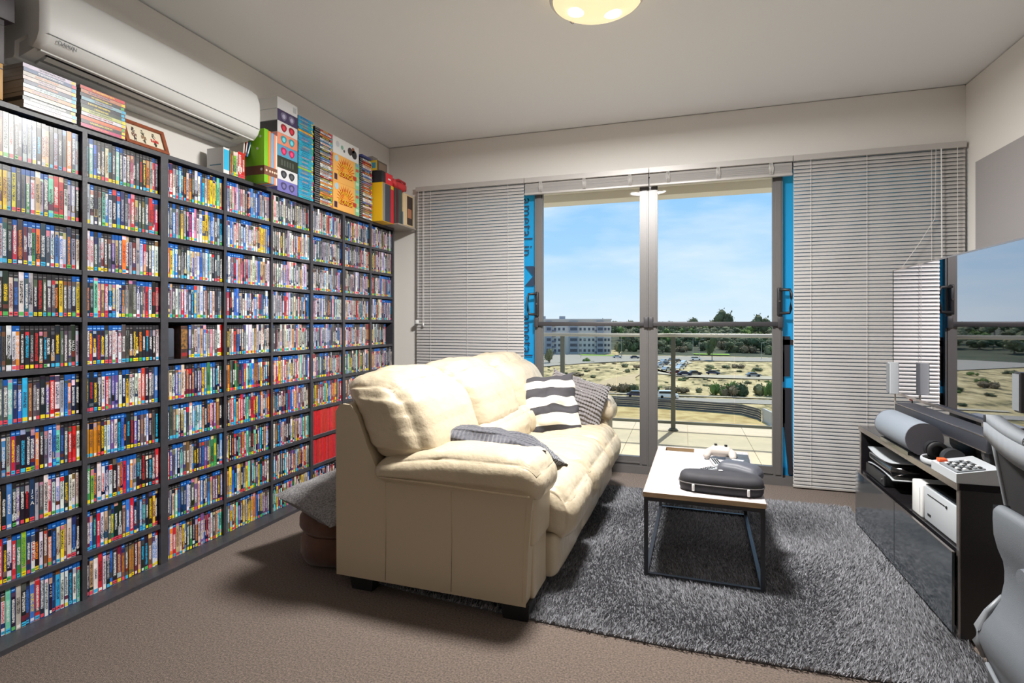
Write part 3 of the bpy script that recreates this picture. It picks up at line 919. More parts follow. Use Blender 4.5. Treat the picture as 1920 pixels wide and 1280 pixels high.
def rand_row(bay, row):
    pal_hi = 'kkggggsswwwwcctlpBrNgsws'
    pal_lo = 'kkkkggswwwcNBRrRroyGTCPbtBk'
    pal = pal_hi if row < 5 else pal_lo
    out, top = '', rc.choice('+-')
    for _ in range(21):
        if rc.random() < .35: top = rc.choice('+--*' if row < 5 else '++--*')
        out += (rc.choice('*+-') if rc.random() < .12 else top) + rc.choice(pal)
    if bay == 5 and row in (7, 8): out = '*r' * 21
    if bay == 2 and row == 0: out = '+s*r-w-s+C-s-k-c+o-g*w+w+B-C-c+y*y+y-G*T+t'
    if bay == 2 and row == 1: out = '+w-s+B-s-g+y-s-k+m+w*p-w*w+y*y+s+B-w-g+s+k'
    if bay == 2 and row == 2: out = '+o+y+C+B-g-s-k-w+c+P+w+l+B-s+w+C-w-k-g-s-k'
    if bay == 2 and row == 5: out = '+t-c-w+P+B*c-R-R-R-R+k-N+P+y+B*G+T+N-k-c-k'
    if bay == 3 and row == 1: out = '+B+w+B+s+w-w-s+w+B+w+w+l-w-w-w-t*y+y+y+s+B'
    if bay == 3 and row == 6: out = '-R-k-s*r+C-t-r*r+k-s-T+D*r+r-k+B*N*o+w-B*r'
    if bay == 5 and row == 0: out = '+s-w-s-w*w-w-s-c-w-w+o+r-w+C-p-B-w-s-w-p-R'
    return out
CASES = []                                        # bay,row,index,y0,thickness,height,top,colour
for bi, (b0, b1) in enumerate(BAYS):
    for row in range(10):
        s = ROWS.get((bi, row)) or rand_row(bi, row)
        tok = [s[i:i + 2] for i in range(0, len(s), 2)]
        z0 = (ZL[row + 1] + TH) if row < 9 else .020
        ys, ye = b0 + .002, b1 - .002
        if bi == 0:
            tok = ['-k', '+g', '-w'] + tok
        if bi == 2 and row == 4: ys = 2.162; tok = tok[:13]
        if bi == 7 and row == 4: tok = tok[:14]; ye = b0 + .235
        if bi == 7 and row in (6, 7, 8, 9): continue
        if bi == 6 and row == 6: tok = tok[:12]; ye = b0 + .22
        if bi == 6 and row in (8, 9): continue
        wts = [1.14 if t[0] == '*' else rc.uniform(.93, 1.03) for t in tok]
        k = (ye - ys) / sum(wts)
        y = ys
        for i, t in enumerate(tok):
            th = wts[i] * k
            hgt = .1735 if t[0] == '*' else .1715
            if t[0] == '*' and bi < 2 and t[1] in 'kg': hgt = .1745
            CASES.append((bi, row, i - (3 if bi == 0 else 0), y, th - .0006, hgt, t[0], t[1], z0, len(tok)))
            y += th
SPX = XS - .014
BADGE = ((230, 78, 92), (66, 182, 226), (240, 214, 40), (66, 182, 226), (230, 78, 92), (240, 214, 40), (90, 180, 90))
TXC = {'k': 'wwwwoyrsC', 'g': 'wwwks', 's': 'kkNRg', 'w': 'kkrNgBk', 'c': 'kRbN', 'r': 'wwwyk', 'R': 'wtw', 'o': 'kwR', 'y': 'kRk', 'Y': 'bYk', 'G': 'wyk', 'L': 'GkD', 'T': 'wkD', 'C': 'wwN', 'B': 'wwyN', 'N': 'wwsB', 'P': 'wwl',
       'l': 'PNw', 'p': 'wRk', 'm': 'wk', 'b': 'wtY', 't': 'kbR', 'D': 'wTo'}
def lin(c): return (*srgb(*c), 1.0)

class Print:
    """flat printed quads with colour attributes"""
    def __init__(s): s.v, s.f, s.c, s.t, s.uv = [], [], [], [], []
    def quad(s, pts, col, txt=(0, 0, 0, 0), uv=None):
        n = len(s.v)
        s.v += pts
        s.f.append((n, n + 1, n + 2, n + 3))
        s.c += [col] * 4
        s.t += [txt] * 4
        s.uv += uv if uv else [(0, 0)] * 4
    def mesh(s, name, m):
        me = bpy.data.meshes.new(name)
        me.from_pydata(s.v, [], s.f)
        a = me.color_attributes.new('Col', 'FLOAT_COLOR', 'CORNER')
        a.data.foreach_set('color', np.array(s.c, dtype=np.float32).ravel())
        a = me.color_attributes.new('Txt', 'FLOAT_COLOR', 'CORNER')
        a.data.foreach_set('color', np.array(s.t, dtype=np.float32).ravel())
        u = me.uv_layers.new(name='UVMap')
        u.data.foreach_set('uv', np.array(s.uv, dtype=np.float32).ravel())
        me.materials.append(m)
        return me

def print_mat():
    m = bpy.data.materials.new('printed_sleeve')
    m.use_nodes = True
    nt = m.node_tree
    N, K = nt.nodes.new, nt.links.new
    b = nt.nodes['Principled BSDF']
    b.inputs['Roughness'].default_value = 0.32
    ca = N('ShaderNodeVertexColor'); ca.layer_name = 'Col'
    ta = N('ShaderNodeVertexColor'); ta.layer_name = 'Txt'
    uv = N('ShaderNodeUVMap'); uv.uv_map = 'UVMap'
    mp = N('ShaderNodeMapping'); mp.inputs['Scale'].default_value = (.62, .72, 1)
    K(uv.outputs[0], mp.inputs['Vector'])
    fl = N('ShaderNodeVectorMath'); fl.operation = 'FLOOR'
    K(mp.outputs[0], fl.inputs[0])
    wn = N('ShaderNodeTexWhiteNoise'); wn.noise_dimensions = '2D'
    K(fl.outputs[0], wn.inputs['Vector'])
    gt = N('ShaderNodeMath'); gt.operation = 'GREATER_THAN'; gt.inputs[1].default_value = .42
    K(wn.outputs['Value'], gt.inputs[0])
    mu = N('ShaderNodeMath'); mu.operation = 'MULTIPLY'
    K(gt.outputs[0], mu.inputs[0]); K(ta.outputs['Alpha'], mu.inputs[1])
    mx = N('ShaderNodeMixRGB')
    K(mu.outputs[0], mx.inputs['Fac']); K(ca.outputs['Color'], mx.inputs['Color1']); K(ta.outputs['Color'], mx.inputs['Color2'])
    # blotchy artwork on picture areas (alpha .5 of Col would be too subtle: uses soft noise everywhere)
    tc = N('ShaderNodeTexCoord')
    nz = N('ShaderNodeTexNoise'); nz.inputs['Scale'].default_value = 55; nz.inputs['Detail'].default_value = 4
    K(tc.outputs['Object'], nz.inputs['Vector'])
    rp = N('ShaderNodeMapRange'); rp.inputs['From Min'].default_value = .3; rp.inputs['From Max'].default_value = .7; rp.inputs['To Min'].default_value = .78; rp.inputs['To Max'].default_value = 1.12
    K(nz.outputs['Fac'], rp.inputs['Value'])
    m2 = N('ShaderNodeVectorMath'); m2.operation = 'SCALE'
    K(mx.outputs['Color'], m2.inputs[0]); K(rp.outputs['Result'], m2.inputs['Scale'])
    K(m2.outputs[0], b.inputs['Base Color'])
    return m
M['print'] = print_mat()
M['cblue'] = mat('blue_case_plastic', srgb(24, 88, 168), .25, spec=.5)
M['cblack'] = mat('black_case_plastic', srgb(40, 38, 42), .3, spec=.5)
M['cclear'] = mat('sleeve_card', srgb(150, 148, 150), .4)

def spine(P, x, y0, th, z0, hgt, top, col, seed, plain=False):
    """the printed spine of a case, facing +X"""
    r_ = random.Random(seed)
    zt = z0 + hgt
    zb = z0 + .002
    ztop = zt - (.0215 if top != '*' else .001)
    base = PAL[col]
    j = lambda c, a=14: tuple(max(0, min(255, v + r_.uniform(-a, a))) for v in c)
    base = j(base)
    q = lambda xx, a, b, c, d, colr, txt=(0, 0, 0, 0), uv=None: P.quad([(xx, a, c), (xx, b, c), (xx, b, d), (xx, a, d)], lin(colr), txt, uv)
    ya, yb = y0 + .0009, y0 + th - .0009
    if top == '*': ya, yb = y0, y0 + th
    q(x, ya, yb, zb, ztop, base)
    if top == '+':                                              # blue strip with its pale logo
        q(x, ya + .001, yb - .001, ztop + .006, ztop + .011, (120, 176, 236)) if r_.random() < .5 else None
    elif top == '-' and r_.random() < .7:
        q(x, ya + .001, yb - .001, ztop + .007, ztop + .010, (120, 118, 120))
    if col == 'r' and plain: return
    # picture blocks
    if r_.random() < .55:
        h0 = ztop - r_.uniform(.012, .034)
        q(x + .0002, ya, yb, h0, ztop - .002, j(PAL[r_.choice('ggkwtbprsN')], 20))
    if r_.random() < .35:
        h0 = zb + r_.uniform(.02, .04)
        q(x + .0002, ya, yb, h0, h0 + r_.uniform(.012, .04), j(PAL[r_.choice('gkwtbRNsD')], 20))
    # title
    tc_ = PAL[r_.choice(TXC[col])]
    zc = z0 + hgt * r_.uniform(.44, .56)
    ln = r_.uniform(.03, .058)
    wd = r_.uniform(.24, .34)
    ym = (ya + yb) / 2
    o1, o2 = r_.uniform(0, 900), r_.uniform(0, 900)
    a, b_ = ym - th * wd, ym + th * wd
    if not plain:
        uvs = [(o1, o2), (o1 + (b_ - a) * 1000, o2), (o1 + (b_ - a) * 1000, o2 + 2000 * ln), (o1, o2 + 2000 * ln)]
        q(x + .0004, a, b_, zc - ln, zc + ln, base, (*srgb(*tc_), 1.0), uvs)
    # badges near the foot
    if r_.random() < .78:
        q(x + .0003, ya + .0006, yb - .0006, zb + .003, zb + .003 + min(.015, th * .95), j(r_.choice(BADGE), 6))
        if r_.random() < .5:
            q(x + .0003, ya + .002, yb - .002, zb + .0085, zb + .011, (240, 240, 236))
    else:
        q(x + .0003, ya + .002, yb - .002, zb + .004, zb + .016, j(PAL[r_.choice('wsw')]))

ORD = ['first', 'second', 'third', 'fourth', 'fifth', 'sixth', 'seventh', 'eighth', 'ninth', 'tenth', 'eleventh', 'twelfth', 'thirteenth', 'fourteenth', 'fifteenth',
       'sixteenth', 'seventeenth', 'eighteenth', 'nineteenth', 'twentieth', 'twenty-first', 'twenty-second', 'twenty-third', 'twenty-fourth']
near = sorted(range(len(CASES)), key=lambda i: (CASES[i][0] == 0 and CASES[i][3] < 1.335, CASES[i][3] + abs(CASES[i][8] - 1.1) * .12))[:300]
near = set(near)
PB = Print()
shell = MB()
for i, (bi, row, k, y0, th, hgt, top, col, z0, ntok) in enumerate(CASES):
    dx = (((i * 7919) % 13) - 6) * .0006
    x = SPX + dx
    plain = (bi == 5 and row in (7, 8))
    key = (bi, row, k)
    mi = {'+': 0, '-': 1, '*': 2}[top]
    shm = [M['cblue'], M['cblack'], M['cclear']][mi]
    if i in near:
        cnt = (ntok - (3 if bi == 0 else 0)) - 1 - k if bi == 0 else k
        lab = '%s disc case, %s from the thin upright, %s shelf down, below the %s' % (CNAME[col], ORD[cnt], ORD[row], 'pale stack' if bi == 0 else 'picture frame')
        me = MB().box(x - .135, x - .0003, -th / 2, th / 2, 0, hgt)
        c = me.build('disc_case', shm)
        c.location = (0, y0 + th / 2, z0)
        tag(c, lab, 'disc case', 'disc cases on the shelves')
        P = Print()
        if key in TITLES:
            spine(P, x, -th / 2, th, 0, hgt, top, col, 1000 + i, True)
            t_, mode, sz, tcol = TITLES[key]
            mm = M.setdefault('ttl' + tcol, mat('title_ink_' + CNAME[tcol].replace(' ', '_'), srgb(*PAL[tcol]), .4))
            sl = link_mesh('spine_sleeve', P.mesh('spine_sleeve', M['print']), M['print'], c)
            if mode == 'dn':
                letter('title', t_, sz, mm, sl, frame4((x + .0012, 0, hgt * .5), (0, 0, -1), (0, 1, 0)), 1.05)
            else:
                for q_, ch in enumerate(t_):
                    letter('title', ch, sz, mm, sl, frame4((x + .0012, 0, hgt * .56 - (q_ - (len(t_) - 1) / 2) * sz * 1.15), (0, 1, 0), (0, 0, 1)))
        else:
            spine(P, x, -th / 2, th, 0, hgt, top, col, 1000 + i, False)
            link_mesh('spine_sleeve', P.mesh('spine_sleeve', M['print']), M['print'], c)
    else:
        shell.box(x - .135, x - .0003, y0, y0 + th, z0, z0 + hgt, mi)
        spine(PB, x, y0, th, z0, hgt, top, col, 1000 + i, plain)
rest = shell.build('disc_cases', [M['cblue'], M['cblack'], M['cclear']])
tag(rest, 'hundreds of disc cases filling the shelves towards the window', 'disc cases', kind='stuff')
rs = link_mesh('spine_sleeves', PB.mesh('spine_sleeves', M['print']), M['print'], rest)
rs['kind'] = 'stuff'

# things kept on a shelf among the cases
z5 = ZL[5] + TH
sp = thing('cylinder_speaker', 'dark grey upright cylinder speaker on a shelf beside disc cases', 'speaker', (-2.505, 2.075, z5))
MB().lathe([(0, 0), (.036, 0), (.040, .004), (.040, .150), (.036, .156), (0, .157)], (0, 0, 0), 24).build('body', mat('speaker_cloth', srgb(78, 84, 96), .85, bump=(600, .3)), sp)
MB().lathe([(.0405, .006), (.0405, .012)], (0, 0, 0), 24).build('foot_ring', M['blackpl'], sp)
bs = thing('collector_box', 'brown picture box between the cylinder speaker and disc cases', 'box', (-2.505, 2.139, z5))
bx('box', (-.06, .055, -.02, .02, 0, .168), mat('brown_box', srgb(74, 48, 38), .5, var=(40, .5)), bs, world=False)
bx('front_picture', (.055, .0556, -.018, .018, .05, .15), mat('box_art', srgb(96, 84, 52), .5, var=(70, .7), c2=srgb(170, 120, 60)), bs, world=False)
bx('red_label', (.055, .0558, -.016, .016, .012, .03), mat('red_label', srgb(150, 34, 34), .5), bs, world=False)

# ------------------------------------------------------------------ things along the top of the shelves
ZT = ZL[0] + TH
def colmat(c, rough=.45):
    k = 'col%d_%d_%d' % c
    if k not in M: M[k] = mat('card_%d_%d_%d' % c, srgb(*c), rough)
    return M[k]
def flat_stack(name, x1, dep, y0, y1, z0, cols, th, group, labf, dark=0.0):
    """cases lying flat, spines facing the room; each one a thing"""
    z = z0
    for i, c in enumerate(cols):
        t = th * random.uniform(.96, 1.04)
        dx, dy = random.uniform(-.003, .003), random.uniform(-.0015, .0015)
        o = thing(name, labf(i, c), 'game case' if name == 'game_case' else 'disc case', (x1 - dep / 2 + dx, (y0 + y1) / 2 + dy, z), group=group)
        L_, D_ = (y1 - y0) / 2, dep / 2
        shm = M['cblack'] if dark or c in ((40, 38, 44),) else M['cclear']
        MB().box(-D_, D_, -L_, L_, .0003, t - .0006).build('case', shm, o)
        P = Print()
        r_ = random.Random(i * 31 + int(y0 * 100))
        xx = D_ + .0004
        q = lambda a, b, e0, e1, colr, txt=(0, 0, 0, 0), uv=None, k=0: P.quad([(xx + k, a, e0 * t), (xx + k, b, e0 * t), (xx + k, b, e1 * t), (xx + k, a, e1 * t)], lin(colr), txt, uv)
        yl = -L_ + (2 * L_ * dark)
        jc = tuple(max(0, min(255, v + r_.uniform(-12, 12))) for v in c)
        q(yl, L_, .06, .92, jc)
        if dark: q(-L_ + .004, yl - .004, .35, .6, (150, 148, 146))
        lum = sum(c) / 3
        tx = r_.choice(((30, 30, 34), (150, 40, 40), (40, 60, 130), (220, 120, 40))) if lum > 130 else r_.choice(((230, 230, 228), (236, 210, 60), (220, 130, 60)))
        a, b = yl + (L_ - yl) * r_.uniform(.12, .3), yl + (L_ - yl) * r_.uniform(.6, .8)
        o1 = r_.uniform(0, 900)
        # lettering runs along the case
        P.quad([(xx + .0004, a, .3 * t), (xx + .0004, b, .3 * t), (xx + .0004, b, .74 * t), (xx + .0004, a, .74 * t)], lin(jc), (*srgb(*tx), 1), [(o1, 0), (o1 + 1000 * (b - a), 0), (o1 + 1000 * (b - a), 700 * t), (o1, 700 * t)])
        q(L_ - .018, L_ - .003, .15, .85, r_.choice(BADGE), k=.0003)
        link_mesh('spine_sleeve', P.mesh('spine_sleeve', M['print']), M['print'], o)
        z += t
    return z
W_ = (226, 224, 222)
def lab_fac(pre, where):
    names = {}
    def f(i, c):
        r_, g_, b_ = c
        mx, mn = max(c), min(c)
        if mx - mn < 32: nm = 'black' if mx < 70 else ('grey' if mx < 150 else 'white')
        elif r_ == mx: nm = 'red' if g_ < 110 else ('orange' if g_ < 160 else ('yellow' if b_ < 120 else 'peach'))
        elif g_ == mx: nm = 'green'
        else: nm = 'blue' if r_ < 110 else 'violet'
        return '%s %s, %s from the bottom of the %s' % (nm, pre, ORD[i] if i < 24 else 'twenty-' + ORD[i - 20] if i < 30 else 'thirty-' + ORD[i - 30] if i > 30 else 'thirtieth', where)
    return f
DV = [W_, W_, (40, 38, 44), (216, 220, 208), (222, 150, 110), (206, 226, 236), (60, 70, 110), (214, 206, 196), (196, 190, 182), (86, 92, 150), (228, 214, 224)]
flat_stack('disc_case', -2.42, .135, 1.410, 1.600, ZT, DV, .0158, 'flat stack of disc cases at the air conditioner end', lab_fac('disc case lying flat', 'pale flat stack'))
DV2 = [(200, 40, 110), (60, 52, 54), (226, 96, 40), W_, (196, 206, 120), (66, 62, 66), (44, 42, 46), (150, 176, 190), (56, 58, 74), (218, 150, 110), (208, 70, 76)]
flat_stack('disc_case', -2.42, .135, 1.618, 1.808, ZT, DV2, .0158, 'flat stack of disc cases beside the picture frame', lab_fac('disc case lying flat', 'dark flat stack'))
BL = [(28, 168, 206)] * 37
for k in (13, 30): BL[k] = (236, 190, 60) if k == 30 else (120, 190, 70)
flat_stack('game_case', -2.42, .125, 2.966, 3.116, ZT, BL, .0146, 'tall stack of cyan game cases', lab_fac('game case lying flat', 'cyan stack'))
rg = random.Random(3)
g2 = [rg.choice([W_, W_, (60, 58, 60), (196, 176, 150), (180, 60, 56), (214, 180, 60), (90, 110, 150), (130, 120, 100), W_, (226, 150, 70), (96, 150, 180)]) for _ in range(36)]
flat_stack('game_case', -2.42, .135, 3.130, 3.325, ZT, g2, .0146, 'stack of black cases before the drum game boxes', lab_fac('game case lying flat', 'stack before the drum boxes'), dark=.30)
g3 = [rg.choice([W_, W_, (60, 58, 60), (196, 176, 150), (180, 60, 56), (90, 130, 180), (130, 110, 90), W_]) for _ in range(32)]
flat_stack('game_case', -2.42, .135, 3.672, 3.850, ZT, g3, .0148, 'stack of black cases behind the drum game boxes', lab_fac('game case lying flat', 'stack beyond the drum boxes'), dark=.24)
tag(bx('game_case', (-2.55, -2.40, 3.676, 3.81, ZT + .477, ZT + .492), colmat((56, 64, 120)), r=.002), 'navy case lying on top of the stack beyond the drum boxes', 'game case')

# boxes at the near end
for b, c, lab in (((-2.56, -2.42, 1.02, 1.346, ZT, ZT + .135), (206, 160, 96), 'tan cardboard box at the near end of the shelf top'),
                  ((-2.56, -2.42, 1.02, 1.350, ZT + .135, ZT + .30), (92, 88, 90), 'dark grey box stacked on the tan cardboard box'),
                  ((-2.57, -2.41, 1.0, 1.378, ZT + .30, ZT + .46), (58, 50, 54), 'dark printed box on top of the dark grey box')):
    t = thing('storage_box', lab, 'box', ((b[0] + b[1]) / 2, (b[2] + b[3]) / 2, b[4]))
    bx('carton', b, colmat(c), t, r=.002)
    bx('lid_edge', (b[1], b[1] + .0015, b[2] + .002, b[3] - .002, b[5] - .022, b[5] - .018), colmat((40, 38, 40)), t)
bx('pink_print', (-2.41, -2.4088, 1.30, 1.345, ZT + .37, ZT + .42), colmat((160, 90, 100)), bpy.data.objects['storage_box.002'])

# picture frame with three small stitched figures (generic, unrecognisable)
pf = thing('picture_frame', 'small wooden picture frame with three stitched figures leaning on the shelf top', 'picture frame', (-2.43, 1.93, ZT))
pw, ph = .108, .125
fm = mat('red_wood', srgb(142, 74, 44), .4, bump=(60, .1), var=(30, .2))
lean = Matrix.Rotation(R(-20), 4, 'Y')
def leaned(mb):
    mb.v = [tuple(lean @ Vector(p)) for p in mb.v]
    return mb
for b in ((-.012, .004, -pw, pw, 0, .017), (-.012, .004, -pw, pw, ph - .017, ph), (-.012, .004, -pw, -pw + .017, .017, ph - .017), (-.012, .004, pw - .017, pw, .017, ph - .017)):
    leaned(MB().box(*b)).build('frame_bar', fm, pf)
leaned(MB().box(-.010, -.004, -pw + .017, pw - .017, .017, ph - .017)).build('canvas', mat('linen', srgb(226, 216, 192), .8, bump=(900, .2)), pf)
rf = random.Random(8)
for fx, cc in ((-.055, ((70, 50, 54), (120, 84, 74))), (-.008, ((80, 74, 60), (150, 120, 90))), (.048, ((196, 50, 44), (60, 50, 40)))):
    mb = MB()
    wide = 3 if fx < .03 else 5
    for iz in range(13):
        ww = [1, 1, 2, 1, wide, wide, wide, 2, 1, 2, 2, 1, 1][iz]
        for iy in range(-ww, ww + 1):
            if rf.random() < .8:
                mb.box(-.0039, -.0034, fx + iy * .0036 - .0017, fx + iy * .0036 + .0017, .026 + iz * .0054, .026 + iz * .0054 + .0048, 0 if (iz in (4, 5, 6, 7)) == (fx > .03) else 1)
    leaned(mb).build('stitched_figure', [colmat(cc[0]), colmat(cc[1])], pf)

# upright boxes and books behind the frame
t = thing('game_box', 'white sided box with a cyan spine on the shelf top', 'box', (-2.49, 2.384, ZT))
bx('box', (-.05, .066, -.022, .018, 0, .142), M['whitesoft'], t, world=False)
bx('spine', (.066, .0668, -.020, .017, .02, .132), colmat((40, 178, 220)), t, world=False)
bx('print', (-.03, .05, -.0226, -.022, .045, .051), colmat((60, 120, 150)), t, world=False)
y = 2.404
for w_, c, h_, lab in ((.013, (150, 92, 66), .138, 'brown'), (.014, (132, 120, 90), .136, 'olive brown'), (.020, (160, 164, 104), .140, 'olive green'), (.012, (206, 196, 178), .142, 'cream'), (.030, (214, 84, 60), .150, 'red and orange'), (.022, (196, 46, 60), .150, 'crimson')):
    t = thing('upright_case', '%s case standing in the short row beside the green book' % lab, 'case', (-2.49, y + w_ / 2, ZT))
    bx('case', (-.06, .066, -w_ / 2 + .0004, w_ / 2 - .0004, 0, h_), M['cclear'], t, world=False)
    P = Print()
    spine(P, .0664, -w_ / 2 + .0004, w_ - .0008, 0, h_, '*', {'brown': 'b', 'olive brown': 'b', 'olive green': 'L', 'cream': 'c', 'red and orange': 'r', 'crimson': 'r'}[lab], int(w_ * 9000))
    link_mesh('spine_sleeve', P.mesh('spine_sleeve', M['print']), M['print'], t)
    y += w_
for k, (c, an) in enumerate((((206, 200, 190), 5), ((176, 70, 56), 10), ((70, 140, 190), 18))):
    t = thing('small_case', ('%s small case leaning behind the short row' % ('pale', 'red', 'blue')[k]), 'case', (-2.50, 2.532 + k * .014, ZT + .150))
    rm = Matrix.Rotation(R(-an), 4, 'X')
    mb = MB().box(-.05, .05, -.005, .005, 0, .10)
    mb.v = [tuple(rm @ Vector(p)) for p in mb.v]
    mb.build('case', colmat(c), t)
    mb = MB().box(.05, .0506, -.003, .003, .02, .08)
    mb.v = [tuple(rm @ Vector(p)) for p in mb.v]
    mb.build('label', colmat((236, 232, 226)), t)
y = 2.585
for k, (w_, c, h_, nm) in enumerate(((.036, (128, 190, 30), .315, 'lime green'), (.020, (240, 134, 50), .312, 'orange'), (.020, (104, 176, 222), .306, 'sky blue'), (.018, (232, 140, 110), .304, 'salmon'), (.014, (226, 214, 196), .302, 'cream'))):
    t = thing('tall_book', '%s tall book standing beside the controller boxes' % nm, 'book', (-2.45, y + w_ / 2, ZT))
    bx('cover', (-.10, .10, -w_ / 2 + .0005, w_ / 2 - .0005, 0.0, h_), colmat(c), t, world=False, r=.002)
    bx('band', (-.1004, .1006, -w_ / 2 + .0001, w_ / 2 - .0001, .045, .098), colmat((120, 78, 60)), t, world=False)
    MB().cyl((.1008, 0, .072), (.1012, 0, .072), min(.007, w_ * .4), n=12).build('spot', colmat((236, 206, 180)), t)
    if k == 0:
        for zz, yy in ((.27, .03), (.20, .05), (.075, .02)):
            MB().cyl((.10 - yy, -w_ / 2 - .0006, zz), (.10 - yy, -w_ / 2 + .001, zz), .008, n=12).build('spot', M['whitesoft'], t)
    y += w_
# controller boxes
CB = [((120, 116, 186), (74, 70, 110), 'violet'), ((226, 226, 228), (50, 52, 56), 'white with dark ovals'), ((48, 54, 44), (100, 110, 96), 'dark green'), ((84, 160, 196), (190, 40, 84), 'blue and crimson'),
      ((236, 146, 116), (70, 150, 160), 'salmon'), ((222, 220, 220), (150, 30, 44), 'white and red'), ((70, 58, 96), (120, 116, 140), 'dark purple'), ((226, 226, 228), (176, 178, 182), 'plain white')]
z = ZT
for k, (c, c2, nm) in enumerate(CB):
    hh = .0735
    t = thing('controller_box', '%s controller box in the tall stack beside the tall books' % nm, 'box', (-2.50, 2.866, z), group=None)
    bx('carton', (-.08, .08, -.092, .092, 0, hh - .0006), colmat(c), t, world=False, r=.0012)
    side = (228, 228, 228) if k in (6, 7) else ((60, 60, 64) if k == 5 else (232, 160, 160) if k == 4 else c)
    bx('end_panel', (-.079, .079, -.0926, -.092, .001, hh - .002), colmat(side), t, world=False)
    if k != 7 and k != 2:
        for yy in (-.036, .036):
            m_ = MB()
            pts = [(yy + .026 * math.cos(a) + .004 * math.sin(a * 2), hh / 2 + .025 * math.sin(a)) for a in [i * math.pi / 8 for i in range(16)]]
            m_.prism(pts, .0802, .0808, 'x')
            m_.build('printed_oval', colmat(c2), t)
            pts = [(yy + .014 * math.cos(a), hh / 2 + .014 * math.sin(a)) for a in [i * math.pi / 6 for i in range(12)]]
            MB().prism(pts, .0808, .0812, 'x').build('printed_spot', colmat(tuple(min(255, int(v * 1.35 + 24)) for v in c2)), t)
    elif k == 2:
        for yy in (-.06, -.035, -.01, .015, .04):
            bx('print_bar', (.0802, .0808, yy, yy + .014, .018, .055), colmat((84, 92, 82)), t, world=False)
    else:
        bx('print_bar', (.0802, .0808, .05, .08, .02, .055), colmat((190, 192, 196)), t, world=False)
    z += hh
# drum game boxes: starburst and title only
for k in range(2):
    t = thing('drum_game_box', '%s orange drum game box with a starburst title' % ('lower', 'upper')[k], 'box', (-2.50, 3.503, ZT + k * .204))
    bx('carton', (-.08, .08, -.165, .165, 0, .2035), colmat((240, 178, 92)), t, world=False, r=.0015)
    bx('green_strip', (.0802, .0806, .108, .1645, .002, .2015), colmat((128, 192, 150)), t, world=False)
    cy, cz = -.012, .094
    for rr, c, n_, off in ((.120, (196, 36, 30), 13, 0), (.102, (240, 196, 40), 12, .1), (.080, (214, 60, 36), 11, .2), (.056, (240, 170, 50), 9, .2)):
        m_ = MB()
        for i in range(n_):
            a = math.pi * (-.06 + 1.12 * (i + .5) / n_)
            da = math.pi * .25 / n_
            b0 = rr * .55
            m_.add([(.0808 + (.118 - rr) * .012, cy, cz), (.0808 + (.118 - rr) * .012, cy + b0 * math.cos(a - 2 * da), cz + b0 * .86 * math.sin(a - 2 * da)), (.0808 + (.118 - rr) * .012, cy + b0 * math.cos(a + 2 * da), cz + b0 * .86 * math.sin(a + 2 * da))], [(0, 1, 2)])
            m_.add([(.0808 + rr * -.000 + (.118 - rr) * .012, cy + b0 * math.cos(a - da * 2), cz + b0 * .86 * math.sin(a - da * 2)), (.0808 + (.118 - rr) * .012, cy + rr * math.cos(a), cz + rr * .86 * math.sin(a)),
                    (.0808 + (.118 - rr) * .012, cy + b0 * math.cos(a + da * 2), cz + b0 * .86 * math.sin(a + da * 2))], [(0, 1, 2)])
        m_.build('starburst', colmat(c), t)
    bx('title_plate', (.0828, .0832, -.088, .064, .048, .084), colmat((176, 50, 30)), t, world=False, r=.0003)
    letter('title', 'DONKEY', .034, colmat((240, 200, 60)), t, frame4((.0838, cy, .130), (0, 1, 0), (0, 0, 1)))
    letter('title', 'KONGA', .050, colmat((244, 216, 30)), t, frame4((.0842, cy, .066), (0, 1, 0), (0, 0, 1)))
    bx('red_drum', (.0815, .0820, .06, .125, .06, .092), colmat((186, 60, 48)), t, world=False)
    bx('logo_tile', (.0808, .0812, -.152, -.118, .014, .058), colmat((62, 40, 70)), t, world=False)
    MB().cyl((.0806, -.125, .172), (.0811, -.125, .172), .024, n=12).build('badge', colmat((176, 208, 226)), t)
    for zz, c in ((.03, (180, 220, 190)), (.075, (170, 196, 130)), (.135, (180, 92, 70)), (.175, (120, 160, 190))):
        bx('strip_picture', (.0807, .0811, .116, .156, zz, zz + .022), colmat(c), t, world=False)
t = thing('console_box', 'white console box lying on the upper drum game box', 'box', (-2.50, 3.503, ZT + .4078))
bx('carton', (-.08, .078, -.165, .162, 0, .125), M['whitesoft'], t, world=False, r=.0015)
for yy, zz, r_, c in ((-.11, .075, .022, (196, 200, 204)), (-.055, .065, .016, (120, 170, 150)), (-.03, .045, .011, (90, 90, 96)), (.045, .065, .03, (70, 60, 58)), (.10, .055, .034, (50, 50, 54)), (.085, .085, .02, (150, 96, 70))):
    MB().cyl((.0782, yy, zz), (.0787, yy, zz), r_, n=12).build('printed_part', colmat(c), t)
# far boxes
t = thing('console_box', 'yellow sided box with a dark front overhanging the shelf', 'box', (-2.43, 3.95, ZT))
bx('carton', (-.12, .10, -.088, .088, 0, .315), colmat((236, 184, 20)), t, world=False, r=.0015)
bx('front_print', (.1002, .1008, -.086, .04, .003, .312), colmat((64, 66, 76)), t, world=False)
bx('silver_band', (.1010, .1014, -.086, -.052, .003, .312), colmat((130, 132, 140)), t, world=False)
bx('red_band', (.1002, .1010, .04, .086, .003, .285), colmat((206, 30, 44)), t, world=False)
t = thing('console_box', 'black box with a red front on the yellow sided box', 'box', (-2.43, 3.955, ZT + .3155))
bx('carton', (-.12, .09, -.088, .085, 0, .095), colmat((36, 34, 40)), t, world=False, r=.0015)
bx('red_front', (.0902, .0908, -.03, .083, .003, .092), colmat((222, 44, 54)), t, world=False)
bx('white_print', (.0908, .0912, .008, .052, .042, .054), M['whitesoft'], t, world=False)
